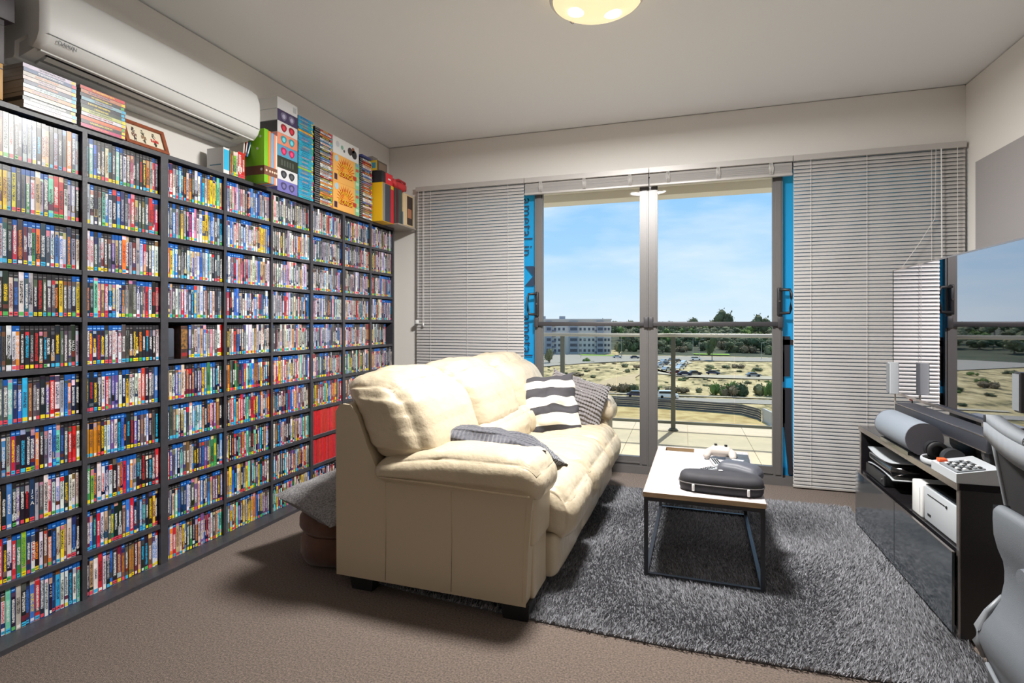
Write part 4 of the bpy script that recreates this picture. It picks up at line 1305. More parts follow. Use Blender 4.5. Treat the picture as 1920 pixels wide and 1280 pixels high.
t = thing('figure_box', 'small yellow and teal box on the black and red box', 'box', (-2.45, 3.93, ZT + .4108))
bx('carton', (-.09, .075, -.075, .075, 0, .085), colmat((86, 76, 66)), t, world=False, r=.0015)
bx('yellow_end', (-.088, .073, -.0757, -.075, .002, .083), colmat((226, 190, 60)), t, world=False)
bx('teal_label', (-.02, .06, -.0763, -.0757, .02, .065), colmat((60, 150, 176)), t, world=False)
bx('picture', (.0752, .0757, -.05, .06, .012, .072), colmat((130, 112, 96)), t, world=False)
t = thing('small_carton', 'small grey carton on the yellow and teal box', 'box', (-2.47, 3.90, ZT + .4963))
bx('carton', (-.06, .05, -.035, .035, 0, .035), colmat((140, 134, 128)), t, world=False, r=.001)
bx('flap', (-.055, .045, -.034, .034, .035, .037), colmat((170, 164, 158)), t, world=False)
tag(bx('overhang_board', (-2.55, -2.29, 4.046, 4.372, ZT, ZT + .012), colmat((150, 140, 130))), 'thin board bridging from the shelf end towards the window', 'board')
t = thing('console_box', 'dark box with a maroon front on the thin board', 'box', (-2.42, 4.105, ZT + .0125))
bx('carton', (-.12, .10, -.055, .06, 0, .30), colmat((66, 76, 72)), t, world=False, r=.0015)
bx('maroon_front', (.1002, .1008, -.053, -.005, .003, .297), colmat((74, 34, 40)), t, world=False)
t = thing('console_box', 'cream and dark patterned box at the window end of the thin board', 'box', (-2.42, 4.262, ZT + .0125))
bx('carton', (-.12, .11, -.094, .09, 0, .285), colmat((214, 190, 150)), t, world=False, r=.0015)
bx('blue_print', (-.118, .108, -.0946, -.094, .01, .12), colmat((110, 130, 150)), t, world=False)
bx('dark_front', (.1102, .1108, -.03, .07, .02, .27), colmat((66, 54, 50)), t, world=False)
bx('picture', (.111, .1115, -.02, .05, .08, .16), colmat((176, 120, 90)), t, world=False)
t = thing('red_bag', 'red folded bag lying on the dark boxes near the window', 'bag', (-2.42, 4.17, ZT + .322))
MB().soft((0, 0, .035), (.09, .13, .034), .03, (0, 0, .008), 8, lambda p, q: p + Vector((.01 * math.sin(q[1] * 5), 0, .008 * math.sin(q[1] * 7 + q[0] * 3)))).build('bag', mat('red_nylon', srgb(206, 56, 60), .5, bump=(40, .4)), t)
MB().tube([(.05, -.12, .05), (.09, -.05, .075), (.09, .06, .07), (.06, .12, .04)], .008, 6).build('strap', mat('red_strap', srgb(180, 40, 46), .6), t)

# ------------------------------------------------------------------ air conditioner
ac = thing('air_conditioner', 'white split system air conditioner on the wall above the disc shelves', 'air conditioner', (XL + .12, 1.99, 2.235))
prof = [(0, 2.235), (.085, 2.235), (.095, 2.245), (.098, 2.300), (.178, 2.315), (.182, 2.268), (.205, 2.262), (.232, 2.288), (.246, 2.32), (.248, 2.40), (.245, 2.47), (.226, 2.520), (.19, 2.548), (.15, 2.56), (0, 2.565)]
Y0, Y1 = 1.425, 2.555
M['acw'] = mat('white_casing', srgb(224, 224, 222), .4)
bodyp = [(XL + d, z) for d, z in prof]
mb = MB()
n_ = len(bodyp)
rings = []
for y, s_ in ((Y0, .93), (Y0 + .012, .985), (Y0 + .03, 1.0), (Y1 - .03, 1.0), (Y1 - .012, .985), (Y1, .93)):
    rings.append([(XL + (x - XL) * s_, y, 2.40 + (z - 2.40) * (s_ * .5 + .5)) for x, z in bodyp])
vs = [p for r_ in rings for p in r_]
fs = [(k * n_ + i, (k + 1) * n_ + i, (k + 1) * n_ + (i + 1) % n_, k * n_ + (i + 1) % n_) for k in range(5) for i in range(n_)]
mb.add(vs, fs, 0, True)
mb.add(rings[0], [tuple(range(n_))]); mb.add(rings[-1], [tuple(range(n_ - 1, -1, -1))])
mb.build('casing', M['acw'], ac, True)
MB().box(XL + .2465, XL + .2485, Y0 + .02, Y1 - .02, 2.316, 2.3185).build('panel_seam', M['grey'], ac, True)
for ya_, yb_ in ((Y0 + .012, Y0 + .06), (Y1 - .09, Y1 - .012)):      # closed ends of the outlet
    MB().prism([(XL + .094, 2.2445), (XL + .183, 2.2675), (XL + .179, 2.316), (XL + .097, 2.301)], ya_, yb_, 'y').build('outlet_end', M['acw'], ac, True)
MB().cyl((XL + .138, Y0 + .06, 2.288), (XL + .138, Y1 - .09, 2.288), .016, n=16).build('fan_drum', M['blackpl'], ac, True)
for d, z, w_ in ((.104, 2.2375, .016), (.148, 2.2475, .018)):
    MB().prism([(XL + d, z), (XL + d + w_, z + .008), (XL + d + w_, z + .012), (XL + d, z + .004)], Y0 + .065, Y1 - .095, 'y').build('louvre', M['white'], ac, True)
for k in range(26):
    yy = Y0 + .10 + k * .036
    MB().prism([(XL + .136, 2.2475), (XL + .150, 2.251), (XL + .150, 2.257), (XL + .136, 2.2535)], yy, yy + .003, 'y').build('vane', M['lgrey'], ac, True)
MB().prism([(XL + .186, 2.258), (XL + .204, 2.257), (XL + .206, 2.262), (XL + .188, 2.265)], Y0 + .02, Y1 - .02, 'y').build('lower_lip', M['white'], ac, True)
letter('brand_print', 'DAIKIN', .021, M['grey'], ac, frame4((XL + .2455 - ac.location.x, 1.515 - ac.location.y, 2.300 - 2.235), (0, 1, 0), (.35, 0, .94)))

# ------------------------------------------------------------------ ceiling lamps
def lamp_glass():
    m = bpy.data.materials.new('lit_lamp_glass')
    m.use_nodes = True
    nt = m.node_tree
    b = nt.nodes['Principled BSDF']
    b.inputs['Base Color'].default_value = (*srgb(250, 236, 206), 1)
    b.inputs['Roughness'].default_value = .2
    b.inputs['Emission Color'].default_value = (*srgb(255, 228, 176), 1)
    b.inputs['Emission Strength'].default_value = .62
    return m
M['lampglass'] = lamp_glass()
M['bulb'] = mat('bulb_glow', srgb(255, 250, 235), .4, emit=(srgb(255, 246, 214), 1.6))
def ceiling_lamp(x, y, label):
    t = thing('ceiling_lamp', label, 'lamp', (x, y, H))
    MB().lathe([(0, -.0), (.09, 0), (.09, -.035), (.0, -.035)], (0, 0, 0), 24).build('base_plate', M['white'], t)
    dish = [(.222, -.062), (.219, -.066), (.20, -.080), (.165, -.094), (.11, -.105), (.05, -.110), (0, -.111)]
    MB().lathe([(.222, -.058)] + dish, (0, 0, 0), 48).build('glass_dish', M['lampglass'], t)
    MB().lathe([(.216, -.056), (.226, -.056), (.228, -.060), (.222, -.066), (.210, -.0735)], (0, 0, 0), 48).build('clear_rim', M['white'], t)
    for a in (.25, 2.35, 4.45):
        c_, s_ = math.cos(a), math.sin(a)
        MB().tube([(.05 * c_, .05 * s_, -.03), (.215 * c_, .215 * s_, -.04), (.229 * c_, .229 * s_, -.062), (.206 * c_, .206 * s_, -.080)], .006, 8).build('clip', M['chrome'], t)
    for a in (.9, 3.0, 5.1):
        c_, s_ = math.cos(a) * .10, math.sin(a) * .10
        MB().lathe([(0, -.1085), (.03, -.1075), (.045, -.1045)], (c_, s_, -.0015), 16).build('bulb_glow', M['bulb'], t)
    d = bpy.data.lights.new('lamp_light', 'AREA')
    d.shape = 'DISK'
    d.size = .40
    d.energy = LAMP_W
    d.color = (1.0, .988, .965)
    o = bpy.data.objects.new('lamp_light', d)
    COL.objects.link(o)
    o.parent = t
    o.location = (0, 0, -.118)
    return t
ceiling_lamp(-.394, 2.577, 'lit round glass dish ceiling lamp above the coffee table side')

# ------------------------------------------------------------------ rug
rug = thing('rug', 'thick grey shaggy rug under the sofa and coffee table', 'rug', (-.28, 3.035, 0))
RX0, RX1, RY0, RY1 = -1.56, 1.01, 2.10, 3.97
M['rugbase'] = mat('rug_backing', srgb(96, 96, 100), .95)
def rug_mat():
    m = mat('rug_pile', srgb(138, 138, 143), .9, var=(90, .10), sheen=.3)
    nt = m.node_tree
    b = nt.nodes['Principled BSDF']
    src = b.inputs['Base Color'].links[0].from_socket
    ca = nt.nodes.new('ShaderNodeVertexColor'); ca.layer_name = 'Col'
    mx = nt.nodes.new('ShaderNodeMixRGB'); mx.blend_type = 'MULTIPLY'; mx.inputs['Fac'].default_value = 1
    nt.links.new(src, mx.inputs['Color1']); nt.links.new(ca.outputs['Color'], mx.inputs['Color2'])
    nt.links.new(mx.outputs['Color'], b.inputs['Base Color'])
    return m
M['pile'] = rug_mat()
def rug_near(x): return 2.066 + .047 * (x - .1) ** 2       # the near edge bows a little
ed = [(RX0 + .012 + (RX1 - RX0 - .024) * i / 24, rug_near(RX0 + (RX1 - RX0) * i / 24) + .012) for i in range(25)] + [(RX1 - .012, RY1 - .012), (RX0 + .012, RY1 - .012)]
mb = MB().prism(ed, .001, .012, 'z')
mb.build('backing', M['rugbase'], rug, True)
rs_ = np.random.RandomState(4)
NT = 150000
bxp = rs_.uniform(RX0, RX1, NT); byp = rs_.uniform(0, 1, NT)
near_y = 2.066 + .047 * (bxp - .1) ** 2
byp = near_y + (RY1 - near_y) * byp
# tufts lean in patches, as a walked-on pile does
la = 2.2 * np.sin(bxp * 3.1 + byp * 1.7) + 1.6 * np.sin(byp * 4.3 - bxp * 2.2) + rs_.normal(0, .7, NT)
ln = rs_.uniform(.004, .014, NT)
hh = rs_.uniform(.020, .031, NT)
wa = rs_.uniform(0, 6.283, NT)
ww = rs_.uniform(.0022, .0042, NT)
lo = rug.location
V = np.zeros((NT, 3, 3), dtype=np.float32)
V[:, 0, 0] = bxp - np.cos(wa) * ww; V[:, 0, 1] = byp - np.sin(wa) * ww; V[:, 0, 2] = .010
V[:, 1, 0] = bxp + np.cos(wa) * ww; V[:, 1, 1] = byp + np.sin(wa) * ww; V[:, 1, 2] = .010
V[:, 2, 0] = bxp + np.cos(la) * ln; V[:, 2, 1] = byp + np.sin(la) * ln; V[:, 2, 2] = hh
V[:, :, 0] -= lo.x; V[:, :, 1] -= lo.y
me = bpy.data.meshes.new('pile')
me.vertices.add(NT * 3); me.loops.add(NT * 3); me.polygons.add(NT)
me.vertices.foreach_set('co', V.ravel())
me.loops.foreach_set('vertex_index', np.arange(NT * 3, dtype=np.int32))
me.polygons.foreach_set('loop_start', np.arange(0, NT * 3, 3, dtype=np.int32))
me.polygons.foreach_set('loop_total', np.full(NT, 3, dtype=np.int32))
me.update(calc_edges=True)
ca = me.color_attributes.new('Col', 'FLOAT_COLOR', 'CORNER')
g_ = rs_.choice([.55, .8, 1.0, 1.25, 1.5], NT).astype(np.float32)
cc = np.ones((NT, 3, 4), dtype=np.float32)
cc[:, :, :3] = g_[:, None, None]
ca.data.foreach_set('color', cc.ravel())
pl = link_mesh('pile', me, M['pile'], rug)
pl['kind'] = 'stuff'

# ------------------------------------------------------------------ sofa
M['leather'] = mat('cream_leather', srgb(192, 177, 151), .3, bump=(20, .6, 8), var=(5, .06), spec=.5)
M['leather2'] = mat('cream_leather_panel', srgb(192, 177, 151), .4, bump=(18, .15, 6), spec=.45)
M['seam'] = mat('leather_seam', srgb(206, 188, 158), .5)
sofa = thing('sofa', 'cream leather three seat sofa with its back to the disc shelves', 'sofa', (-1.0, 3.15, 0))
def bev(o, w_=.012, seg=3):
    m_ = o.modifiers.new('bevel', 'BEVEL')
    m_.width = w_; m_.segments = seg; m_.limit_method = 'ANGLE'; m_.angle_limit = R(35)
    for p in o.data.polygons: p.use_smooth = True
    return o
pan = [(-1.485, .065), (-.588, .065), (-.578, .28), (-.566, .44), (-.555, .52), (-1.27, .545), (-1.325, .66), (-1.375, .79), (-1.41, .832), (-1.465, .836), (-1.49, .80)]
for y0, y1 in ((2.078, 2.16), (4.11, 4.19)):
    o = bev(MB().prism(pan[::-1], y0, y1, 'y').build('side_panel', M['leather2'], sofa, True), .016)
    for xx in ((-1.231, .52), (-.915, .51)):
        yy = y0 - .0005 if y0 < 3 else y1 + .0005
        MB().tube([(xx[0], yy, .075), (xx[0] + .004, yy, .3), (xx[0], yy, xx[1])], .0014, 6).build('seam', M['seam'], o, True)
    yy = y0 - .0005 if y0 < 3 else y1 + .0005
    MB().tube([(-.602, yy, .08), (-.594, yy, .28), (-.584, yy, .48)], .0012, 6).build('seam', M['seam'], o, True)
bev(MB().box(-1.49, -1.37, 2.15, 4.12, .065, .80).build('back_panel', M['leather2'], sofa, True), .02)
def wr(amp, fy=26, fx=5, seed=0.0):
    def f(p, q):
        n1 = (.5 - 1.6 * abs(noise.noise((p.y * fy, p.x * fx + seed, p.z * 5)))) * amp
        n2 = noise.noise((p.y * 9 + seed, p.x * 9, p.z * 9)) * amp * .8
        k = 1 if abs(q[2]) > .9 else .6
        d = Vector((q[0] * (abs(q[0]) > .95), q[1] * (abs(q[1]) > .95), q[2] * (abs(q[2]) > .95)))
        return p + d * (n1 + n2) * k
    return f
def arm_fn(sgn):
    w_ = wr(.004, 6, 16, 2.0)
    def f(p, q):
        p = w_(p, q)
        k = max(0.0, -q[0] - .1)                       # thin towards the back
        p.z = p.z * (1 - .42 * k) - .03 * k
        fq = max(0.0, q[0] - .72) / .28                # front end drops
        p.z -= .030 * fq * fq
        p.y += sgn * .02 * (1 - q[2]) * (abs(q[1]) > .0) * 0
        return p
    return f
for yc, sg in ((2.205, -1), (4.07, 1)):
    o = MB().soft((-.905, yc, .575), (.390, .160, .076), .072, (0, .012, .018), 40, arm_fn(sg)).build('arm_pad', M['leather'], sofa, True)
    ys_ = yc + sg * .166
    MB().tube([(-1.24, ys_ + sg * .000, .535), (-1.0, ys_ + sg * .008, .535), (-.74, ys_ + sg * .010, .527), (-.56, ys_ + sg * .002, .520)], .0035, 6).build('piping', M['seam'], o, True)
    MB().soft((-.60, yc - sg * .01, .42), (.045, .118, .125), .025, (.006, 0, 0), 10, wr(.002, 30, 6, 5)).build('arm_front', M['leather2'], sofa, True)
    MB().box(-1.30, -.58, min(yc - sg * .06, yc + sg * .05), max(yc - sg * .06, yc + sg * .05), .08, .53).build('arm_core', M['leather2'], sofa, True)
def back_fn(seed, near):
    w_ = wr(.010, 20, 7, seed)
    def f(p, q):
        p = w_(p, q)
        p.x += -.085 * q[2] - .02 * q[2] * q[2]
        p.z += .022 * (1 - q[1] * q[1]) * (q[2] > 0) - .01
        # pulled-in folds at the two ends
        e = max(0, abs(q[1]) - .75) / .25
        p.x -= .010 * e * e * (q[0] + 1)
        p.z += .006 * math.sin(q[2] * 16) * e
        return p
    return f
for k, (y0, y1) in enumerate(((2.085, 2.72), (2.71, 3.40), (3.39, 4.10))):
    MB().soft((-1.235, (y0 + y1) / 2, .765), (.165, (y1 - y0) / 2, .185), .115, (.03, .012, .02), 40, back_fn(k * 7.3, k == 0)).build('back_pillow', M['leather'], sofa, True)
    ya, yb = max(y0, 2.30), min(y1, 3.98)
    MB().soft((-1.08, (ya + yb) / 2, .545), (.12, (yb - ya) / 2, .105), .085, (.025, 0, .01), 32, wr(.008, 28, 6, k * 3.1)).build('lumbar_pillow', M['leather'], sofa, True)
def seat_fn(seed):
    w_ = wr(.009, 34, 4, seed)
    def f(p, q):
        p = w_(p, q)
        fr_ = max(0, q[0] - .45) / .55
        p.z -= .045 * fr_ * fr_
        p.x += .018 * math.sin((q[2] + 1) * .8) * (q[0] > .5)
        return p
    return f
for k, (y0, y1) in enumerate(((2.335, 2.892), (2.882, 3.442), (3.432, 3.965))):
    MB().soft((-.83, (y0 + y1) / 2, .365), (.355, (y1 - y0) / 2, .118), .10, (.012, 0, .016), 44, seat_fn(k * 5.7)).build('seat_cushion', M['leather'], sofa, True)
    o = MB().soft((-.585, (y0 + y1) / 2, .165), (.055, (y1 - y0) / 2 + .002, .095), .03, (.014, 0, 0), 12, wr(.003, 9, 9, k)).build('front_panel', M['leather'], sofa, True)
for y0, y1 in ((2.14, 2.335), (3.965, 4.13)):
    bev(MB().box(-.64, -.572, y0, y1, .065, .36).build('front_panel', M['leather2'], sofa, True), .012)
bev(MB().box(-1.40, -.60, 2.14, 4.13, .068, .27).build('base', M['leather2'], sofa, True))
for lx, ly in ((-1.43, 2.095), (-.70, 2.085), (-1.43, 4.06), (-.70, 4.06)):
    mb = MB()
    a = [(lx, ly), (lx + .125, ly), (lx + .125, ly + .10), (lx, ly + .10)]
    b_ = [(lx + .012, ly + .006), (lx + .115, ly + .006), (lx + .115, ly + .09), (lx + .012, ly + .09)]
    vs = [(x, y, .072) for x, y in a] + [(x, y, .0 if x < -1.2 or 1 else 0) for x, y in b_]
    mb.add(vs, [(0, 1, 2, 3), (7, 6, 5, 4), (0, 4, 5, 1), (1, 5, 6, 2), (2, 6, 7, 3), (3, 7, 4, 0)])
    mb.build('leg', M['black'], sofa, True)

sofa.rotation_euler.z = R(-1.3)
sofa.location.x += .012

# ------------------------------------------------------------------ cushions
def pillow(w_, h_, t_, n=22, seed=0, fold=.012, stripes=None):
    mb = MB()
    for sg in (1, -1):
        vs, fs, mi = [], [], []
        for j in range(n + 1):
            for i in range(n + 1):
                u, v = -1 + 2 * i / n, -1 + 2 * j / n
                pin = 1 - .07 * (1 - v * v) * abs(u) ** 3
                pin2 = 1 - .07 * (1 - u * u) * abs(v) ** 3
                x, y = u * w_ * pin, v * h_ * pin2
                e = max(0, (1 - u ** 2)) * max(0, (1 - v ** 2))
                z = sg * t_ * e ** .5
                z += fold * e ** .3 * (noise.noise((u * 2.2 + seed, v * 2.6, 3)) * 1.6 + sg * .8 * (.3 - abs(noise.noise((u * 4, v * 3.4 + seed, sg)))))
                x += fold * noise.noise((u * 2 + seed, v * 3, 7)) * 1.2
                y += fold * noise.noise((u * 2.4, v * 2 + seed, 5)) * .75
                vs.append((x, y, z))
        for j in range(n):
            for i in range(n):
                f = (j * (n + 1) + i, j * (n + 1) + i + 1, (j + 1) * (n + 1) + i + 1, (j + 1) * (n + 1) + i)
                fs.append(f if sg > 0 else f[::-1])
                mi.append(stripes(j / n) if stripes else 0)
        k = len(mb.v)
        mb.v += vs
        mb.f += [tuple(q + k for q in f) for f in fs]
        mb.m += mi
        mb.sm += [True] * len(fs)
    return mb
def knit(name, c, scale):
    m = mat(name, srgb(*c), .95, var=(90, .25), sheen=.3)
    nt = m.node_tree
    b = nt.nodes['Principled BSDF']
    tc = nt.nodes.new('ShaderNodeTexCoord')
    w1 = nt.nodes.new('ShaderNodeTexWave'); w1.wave_type = 'BANDS'; w1.bands_direction = 'Y'
    w1.inputs['Scale'].default_value = scale; w1.inputs['Distortion'].default_value = 2.2; w1.inputs['Detail'].default_value = 2
    w2 = nt.nodes.new('ShaderNodeTexWave'); w2.bands_direction = 'X'; w2.inputs['Scale'].default_value = scale * 1.4; w2.inputs['Distortion'].default_value = 1.5
    ad = nt.nodes.new('ShaderNodeMath'); ad.operation = 'MULTIPLY_ADD'; ad.inputs[1].default_value = .5
    bp = nt.nodes.new('ShaderNodeBump'); bp.inputs['Strength'].default_value = 1.0; bp.inputs['Distance'].default_value = .012
    nt.links.new(tc.outputs['Object'], w1.inputs['Vector']); nt.links.new(tc.outputs['Object'], w2.inputs['Vector'])
    nt.links.new(w2.outputs['Fac'], ad.inputs[0]); nt.links.new(w1.outputs['Fac'], ad.inputs[2])
    nt.links.new(ad.outputs[0], bp.inputs['Height']); nt.links.new(bp.outputs['Normal'], b.inputs['Normal'])
    return m
M['knitd'] = knit('charcoal_knit', (84, 84, 92), 11)
M['knitg'] = knit('grey_knit', (124, 118, 118), 12)
M['tweed'] = mat('grey_tweed', srgb(140, 138, 138), .95, var=(120, .45), bump=(260, .5))
M['strd'] = mat('charcoal_stripe', srgb(66, 64, 68), .9, bump=(300, .2))
M['strw'] = mat('cream_stripe', srgb(232, 226, 208), .9, bump=(300, .2))
def put(o, loc, x, z, label, cat='cushion'):
    """orient: local X axis along x, local Z (face) along z"""
    z = Vector(z).normalized(); x = Vector(x); x = (x - z * x.dot(z)).normalized(); y = z.cross(x)
    o.matrix_world = Matrix(((x.x, y.x, z.x, loc[0]), (x.y, y.y, z.y, loc[1]), (x.z, y.z, z.z, loc[2]), (0, 0, 0, 1)))
    return tag(o, label, cat)
def stripe_fn(v):
    edges = [.135, .30, .43, .57, .71, .86]
    return [0, 1, 0, 1, 0, 1, 0][sum(v > e for e in edges)]
o = pillow(.235, .225, .115, 40, 3, .020, stripe_fn).build('striped_cushion', [M['strd'], M['strw']])
put(o, (-.905, 3.60, .625), (.97, .12, .20), (.30, -.86, .42), 'cushion with cream and charcoal stripes leaning on the sofa back')
o = pillow(.22, .21, .10, 30, 8, .020).build('knitted_cushion', M['knitg'])
put(o, (-.74, 3.80, .625), (.86, .40, -.42), (.30, -.80, .45), 'grey knitted cushion behind the striped cushion by the sofa arm')
o = pillow(.41, .23, .095, 30, 5, .016).build('knitted_cushion', M['knitd'])
put(o, (-.965, 2.475, .592), (.97, -.04, -.075), (.06, .36, .93), 'charcoal knitted cushion lying against the sofa arm nearer the carpet')

# pouf and its cushion
pf_ = thing('pouf', 'low round brown suede pouf behind the sofa', 'pouf', (-1.69, 2.41, 0))
pr_ = [(0, .002), (.15, .002), (.185, .012), (.20, .05), (.203, .10), (.195, .135), (.178, .148), (.192, .160), (.204, .185), (.203, .225), (.185, .25), (.12, .262), (0, .265)]
mb = MB().lathe(pr_, (0, 0, 0), 40)
mb.v = [(x * (1 + .05 * noise.noise((x * 9, y * 9, z * 12))), y * (1 + .05 * noise.noise((x * 9, y * 9, z * 12))), z + .006 * noise.noise((x * 14, y * 14, 2))) for x, y, z in mb.v]
mb.build('body', mat('brown_suede', srgb(100, 68, 54), .9, bump=(14, .6, 4), var=(10, .2), sheen=.3), pf_)
MB().tube([(.181 * math.cos(a), .181 * math.sin(a), .148) for a in [i * math.pi / 16 for i in range(32)]], .004, 6, closed=True).build('piping', mat('brown_piping', srgb(82, 52, 40), .8), pf_)
o = pillow(.26, .24, .075, 26, 12, .012).build('tweed_cushion', M['tweed'])
put(o, (-1.69, 2.41, .312), (.93, -.36, -.06), (.05, -.12, 1), 'grey tweed cushion lying on the brown pouf')

# ------------------------------------------------------------------ coffee table
ct = thing('coffee_table', 'low coffee table with wooden top and black metal frame on the rug', 'table', (.095, 3.089, .0), R(-1.6))
M['ctop'] = mat('washed_wood', srgb(178, 170, 168), .42, bump=(30, .06))
def wood_grain(m, c1, c2, sc):
    nt = m.node_tree
    b = nt.nodes['Principled BSDF']
    tc = nt.nodes.new('ShaderNodeTexCoord'); mp = nt.nodes.new('ShaderNodeMapping'); mp.inputs['Scale'].default_value = sc
    n = nt.nodes.new('ShaderNodeTexNoise'); n.inputs['Scale'].default_value = 3; n.inputs['Detail'].default_value = 8; n.inputs['Roughness'].default_value = .7
    rp = nt.nodes.new('ShaderNodeValToRGB')
    rp.color_ramp.elements[0].position = .38; rp.color_ramp.elements[0].color = (*srgb(*c1), 1)
    rp.color_ramp.elements[1].position = .62; rp.color_ramp.elements[1].color = (*srgb(*c2), 1)
    nt.links.new(tc.outputs['Object'], mp.inputs['Vector']); nt.links.new(mp.outputs['Vector'], n.inputs['Vector'])
    nt.links.new(n.outputs['Fac'], rp.inputs['Fac']); nt.links.new(rp.outputs['Color'], b.inputs['Base Color'])
wood_grain(M['ctop'], (176, 168, 167), (206, 200, 200), (40, 2, 40))
M['cedge'] = mat('wood_edge', srgb(186, 152, 112), .5)
wood_grain(M['cedge'], (140, 114, 84), (172, 144, 110), (3, 3, 60))
M['frame'] = mat('black_frame_metal', srgb(48, 49, 54), .35, .4)
w2, l2 = .262, .500
hx0, hx1, hy0, hy1 = -.215, -.045, .385, .485
mb = MB()
for b_ in ((-w2, w2, -l2, hy0), (-w2, hx0, hy0, hy1), (hx1, w2, hy0, hy1), (-w2, w2, hy1, l2)):
    mb.box(b_[0], b_[1], b_[2], b_[3], .388, .410)
mb.build('table_top', M['ctop'], ct)
for b_ in ((-w2, w2, -l2 - .0015, -l2), (-w2, w2, l2, l2 + .0015), (-w2 - .0015, -w2, -l2, l2), (w2, w2 + .0015, -l2, l2)):
    bx('edge_band', (*b_, .388, .4095), M['cedge'], ct, world=False)
bx('slot_tray', (hx0, hx1, hy0, hy1, .350, .354), M['frame'], ct, world=False)
for b_ in ((hx0, hx1, hy1 - .002, hy1), (hx0, hx1, hy0, hy0 + .002), (hx0, hx0 + .002, hy0, hy1), (hx1 - .002, hx1, hy0, hy1)):
    bx('slot_lining', (*b_, .352, .4095), M['cedge'], ct, world=False)
q_ = .009
for sx in (-1, 1):
    for sy in (-1, 1):
        x, y = sx * (w2 - .012), sy * (l2 - .012)
        l_ = bx('leg', (x - q_, x + q_, y - q_, y + q_, .014, .388), M['frame'], ct, world=False)
for sy in (-1, 1):
    y = sy * (l2 - .012)
    for z in (.023, .378):
        bx('cross_rail', (-w2 + .021, w2 - .021, y - q_, y + q_, z - q_, z + q_), M['frame'], ct, world=False)
for sx in (-1, 1):
    x = sx * (w2 - .012)
    for z in (.023, .378):
        bx('side_rail', (x - q_, x + q_, -l2 + .021, l2 - .021, z - q_, z + q_), M['frame'], ct, world=False)

TZ = .410
cs = thing('carry_case', 'long black zipped carry case on the table end facing the carpet', 'case', (.165, 2.715, TZ), R(-4))
M['eva'] = mat('black_fabric_shell', srgb(46, 45, 50), .7, bump=(500, .2), var=(12, .2))
def pill(hx, hy, prof, ex=3.4, n=48):
    mb = MB()
    vs = []
    for ins, z in prof:
        for i in range(n):
            a = 2 * math.pi * i / n
            c_, s_ = math.cos(a), math.sin(a)
            r_ = (abs(c_) ** ex + abs(s_) ** ex) ** (-1 / ex)
            vs.append(((hx - ins) * c_ * r_, (hy - ins) * s_ * r_, z))
    k_ = len(prof)
    fs = [(j * n + i, j * n + (i + 1) % n, (j + 1) * n + (i + 1) % n, (j + 1) * n + i) for j in range(k_ - 1) for i in range(n)]
    mb.add(vs, fs + [tuple(reversed(range(n))), tuple(range((k_ - 1) * n, k_ * n))], 0, True)
    return mb
pill(.185, .076, [(.016, .0005), (.006, .006), (.001, .018), (0, .036), (.003, .040)]).build('lower_shell', M['eva'], cs)
pill(.185, .076, [(.003, .042), (0, .046), (.002, .062), (.008, .074), (.018, .082), (.034, .086), (.06, .087)]).build('upper_shell', M['eva'], cs)
ring = [(.186 * math.cos(a) * (abs(math.cos(a)) ** 3.4 + abs(math.sin(a)) ** 3.4) ** (-1 / 3.4), .077 * math.sin(a) * (abs(math.cos(a)) ** 3.4 + abs(math.sin(a)) ** 3.4) ** (-1 / 3.4), .041) for a in [i * math.pi / 24 for i in range(48)]]
MB().tube(ring, .003, 6, closed=True).build('zip', mat('zip_tape', srgb(96, 92, 92), .6), cs)
for xx in (-.118, .118):
    MB().rbox(xx - .006, xx + .006, -.0815, -.075, .010, .042, r=.0028).build('strap_loop', M['white'], cs)
MB().cyl((.0, .03, .0885), (.0, .03, .0905), .010, n=16).build('badge', M['white'], cs)
hs = thing('headset_case', 'small grey rounded case behind the long carry case', 'case', (.275, 2.99, TZ), R(-22))
MB().soft((0, 0, .036), (.105, .062, .035), .034, (0, 0, .008), 12, lambda p, q: p + Vector((0, 0, -.014 * max(0, q[0])))).build('shell', mat('grey_shell', srgb(78, 80, 88), .5), hs)
MB().soft((-.02, .03, .076), (.03, .012, .004), .003, (0, 0, 0), 5).build('emblem', M['lgrey'], hs)
def remote(loc, rz, label, tilt=0):
    t = thing('remote_control', label, 'remote', loc, R(rz))
    MB().rbox(-.022, .022, -.075, .075, 0, .016, r=.005).build('body', M['lgrey'], t)
    for r_ in range(7):
        for c_ in range(3):
            MB().rbox(-.016 + c_ * .012, -.008 + c_ * .012, -.062 + r_ * .018, -.052 + r_ * .018, .0155, .0185, r=.001, seg=1).build('button', M['black'], t)
    return t
remote((.112, 3.045, TZ), -42, 'pale remote control lying askew beside the long carry case')
remote((.172, 3.225, TZ), 8, 'pale remote control lying in front of the game controller')
t = thing('card_reader', 'small pale gadget between the carry case and the grey rounded case', 'gadget', (.125, 2.895, TZ), R(-25))
MB().rbox(-.04, .04, -.03, .03, 0, .022, r=.006).build('body', mat('pale_grey_plastic', srgb(190, 196, 202), .5), t)
MB().rbox(-.03, .01, -.02, .02, .0218, .024, r=.0008, seg=1).build('screen', M['grey'], t)
gp = thing('game_controller', 'pale grey game controller propped on the far end of the coffee table', 'controller', (.205, 3.36, TZ), R(170))
M['pad'] = mat('warm_grey_pad', srgb(186, 178, 170), .45)
MB().soft((0, 0, .045), (.062, .034, .024), .022, (0, 0, .006), 10).build('body', M['pad'], gp)
for sx in (-1, 1):
    MB().tube([(sx * .045, .0, .045), (sx * .066, .022, .035), (sx * .072, .05, .020), (sx * .066, .062, .014)], [.024, .024, .019, .012], 10).build('grip', M['pad'], gp)
    MB().cyl((sx * .028, -.004 * sx, .070), (sx * .028, -.004 * sx, .084), .006, .009, 10).build('thumbstick', M['black'], gp)
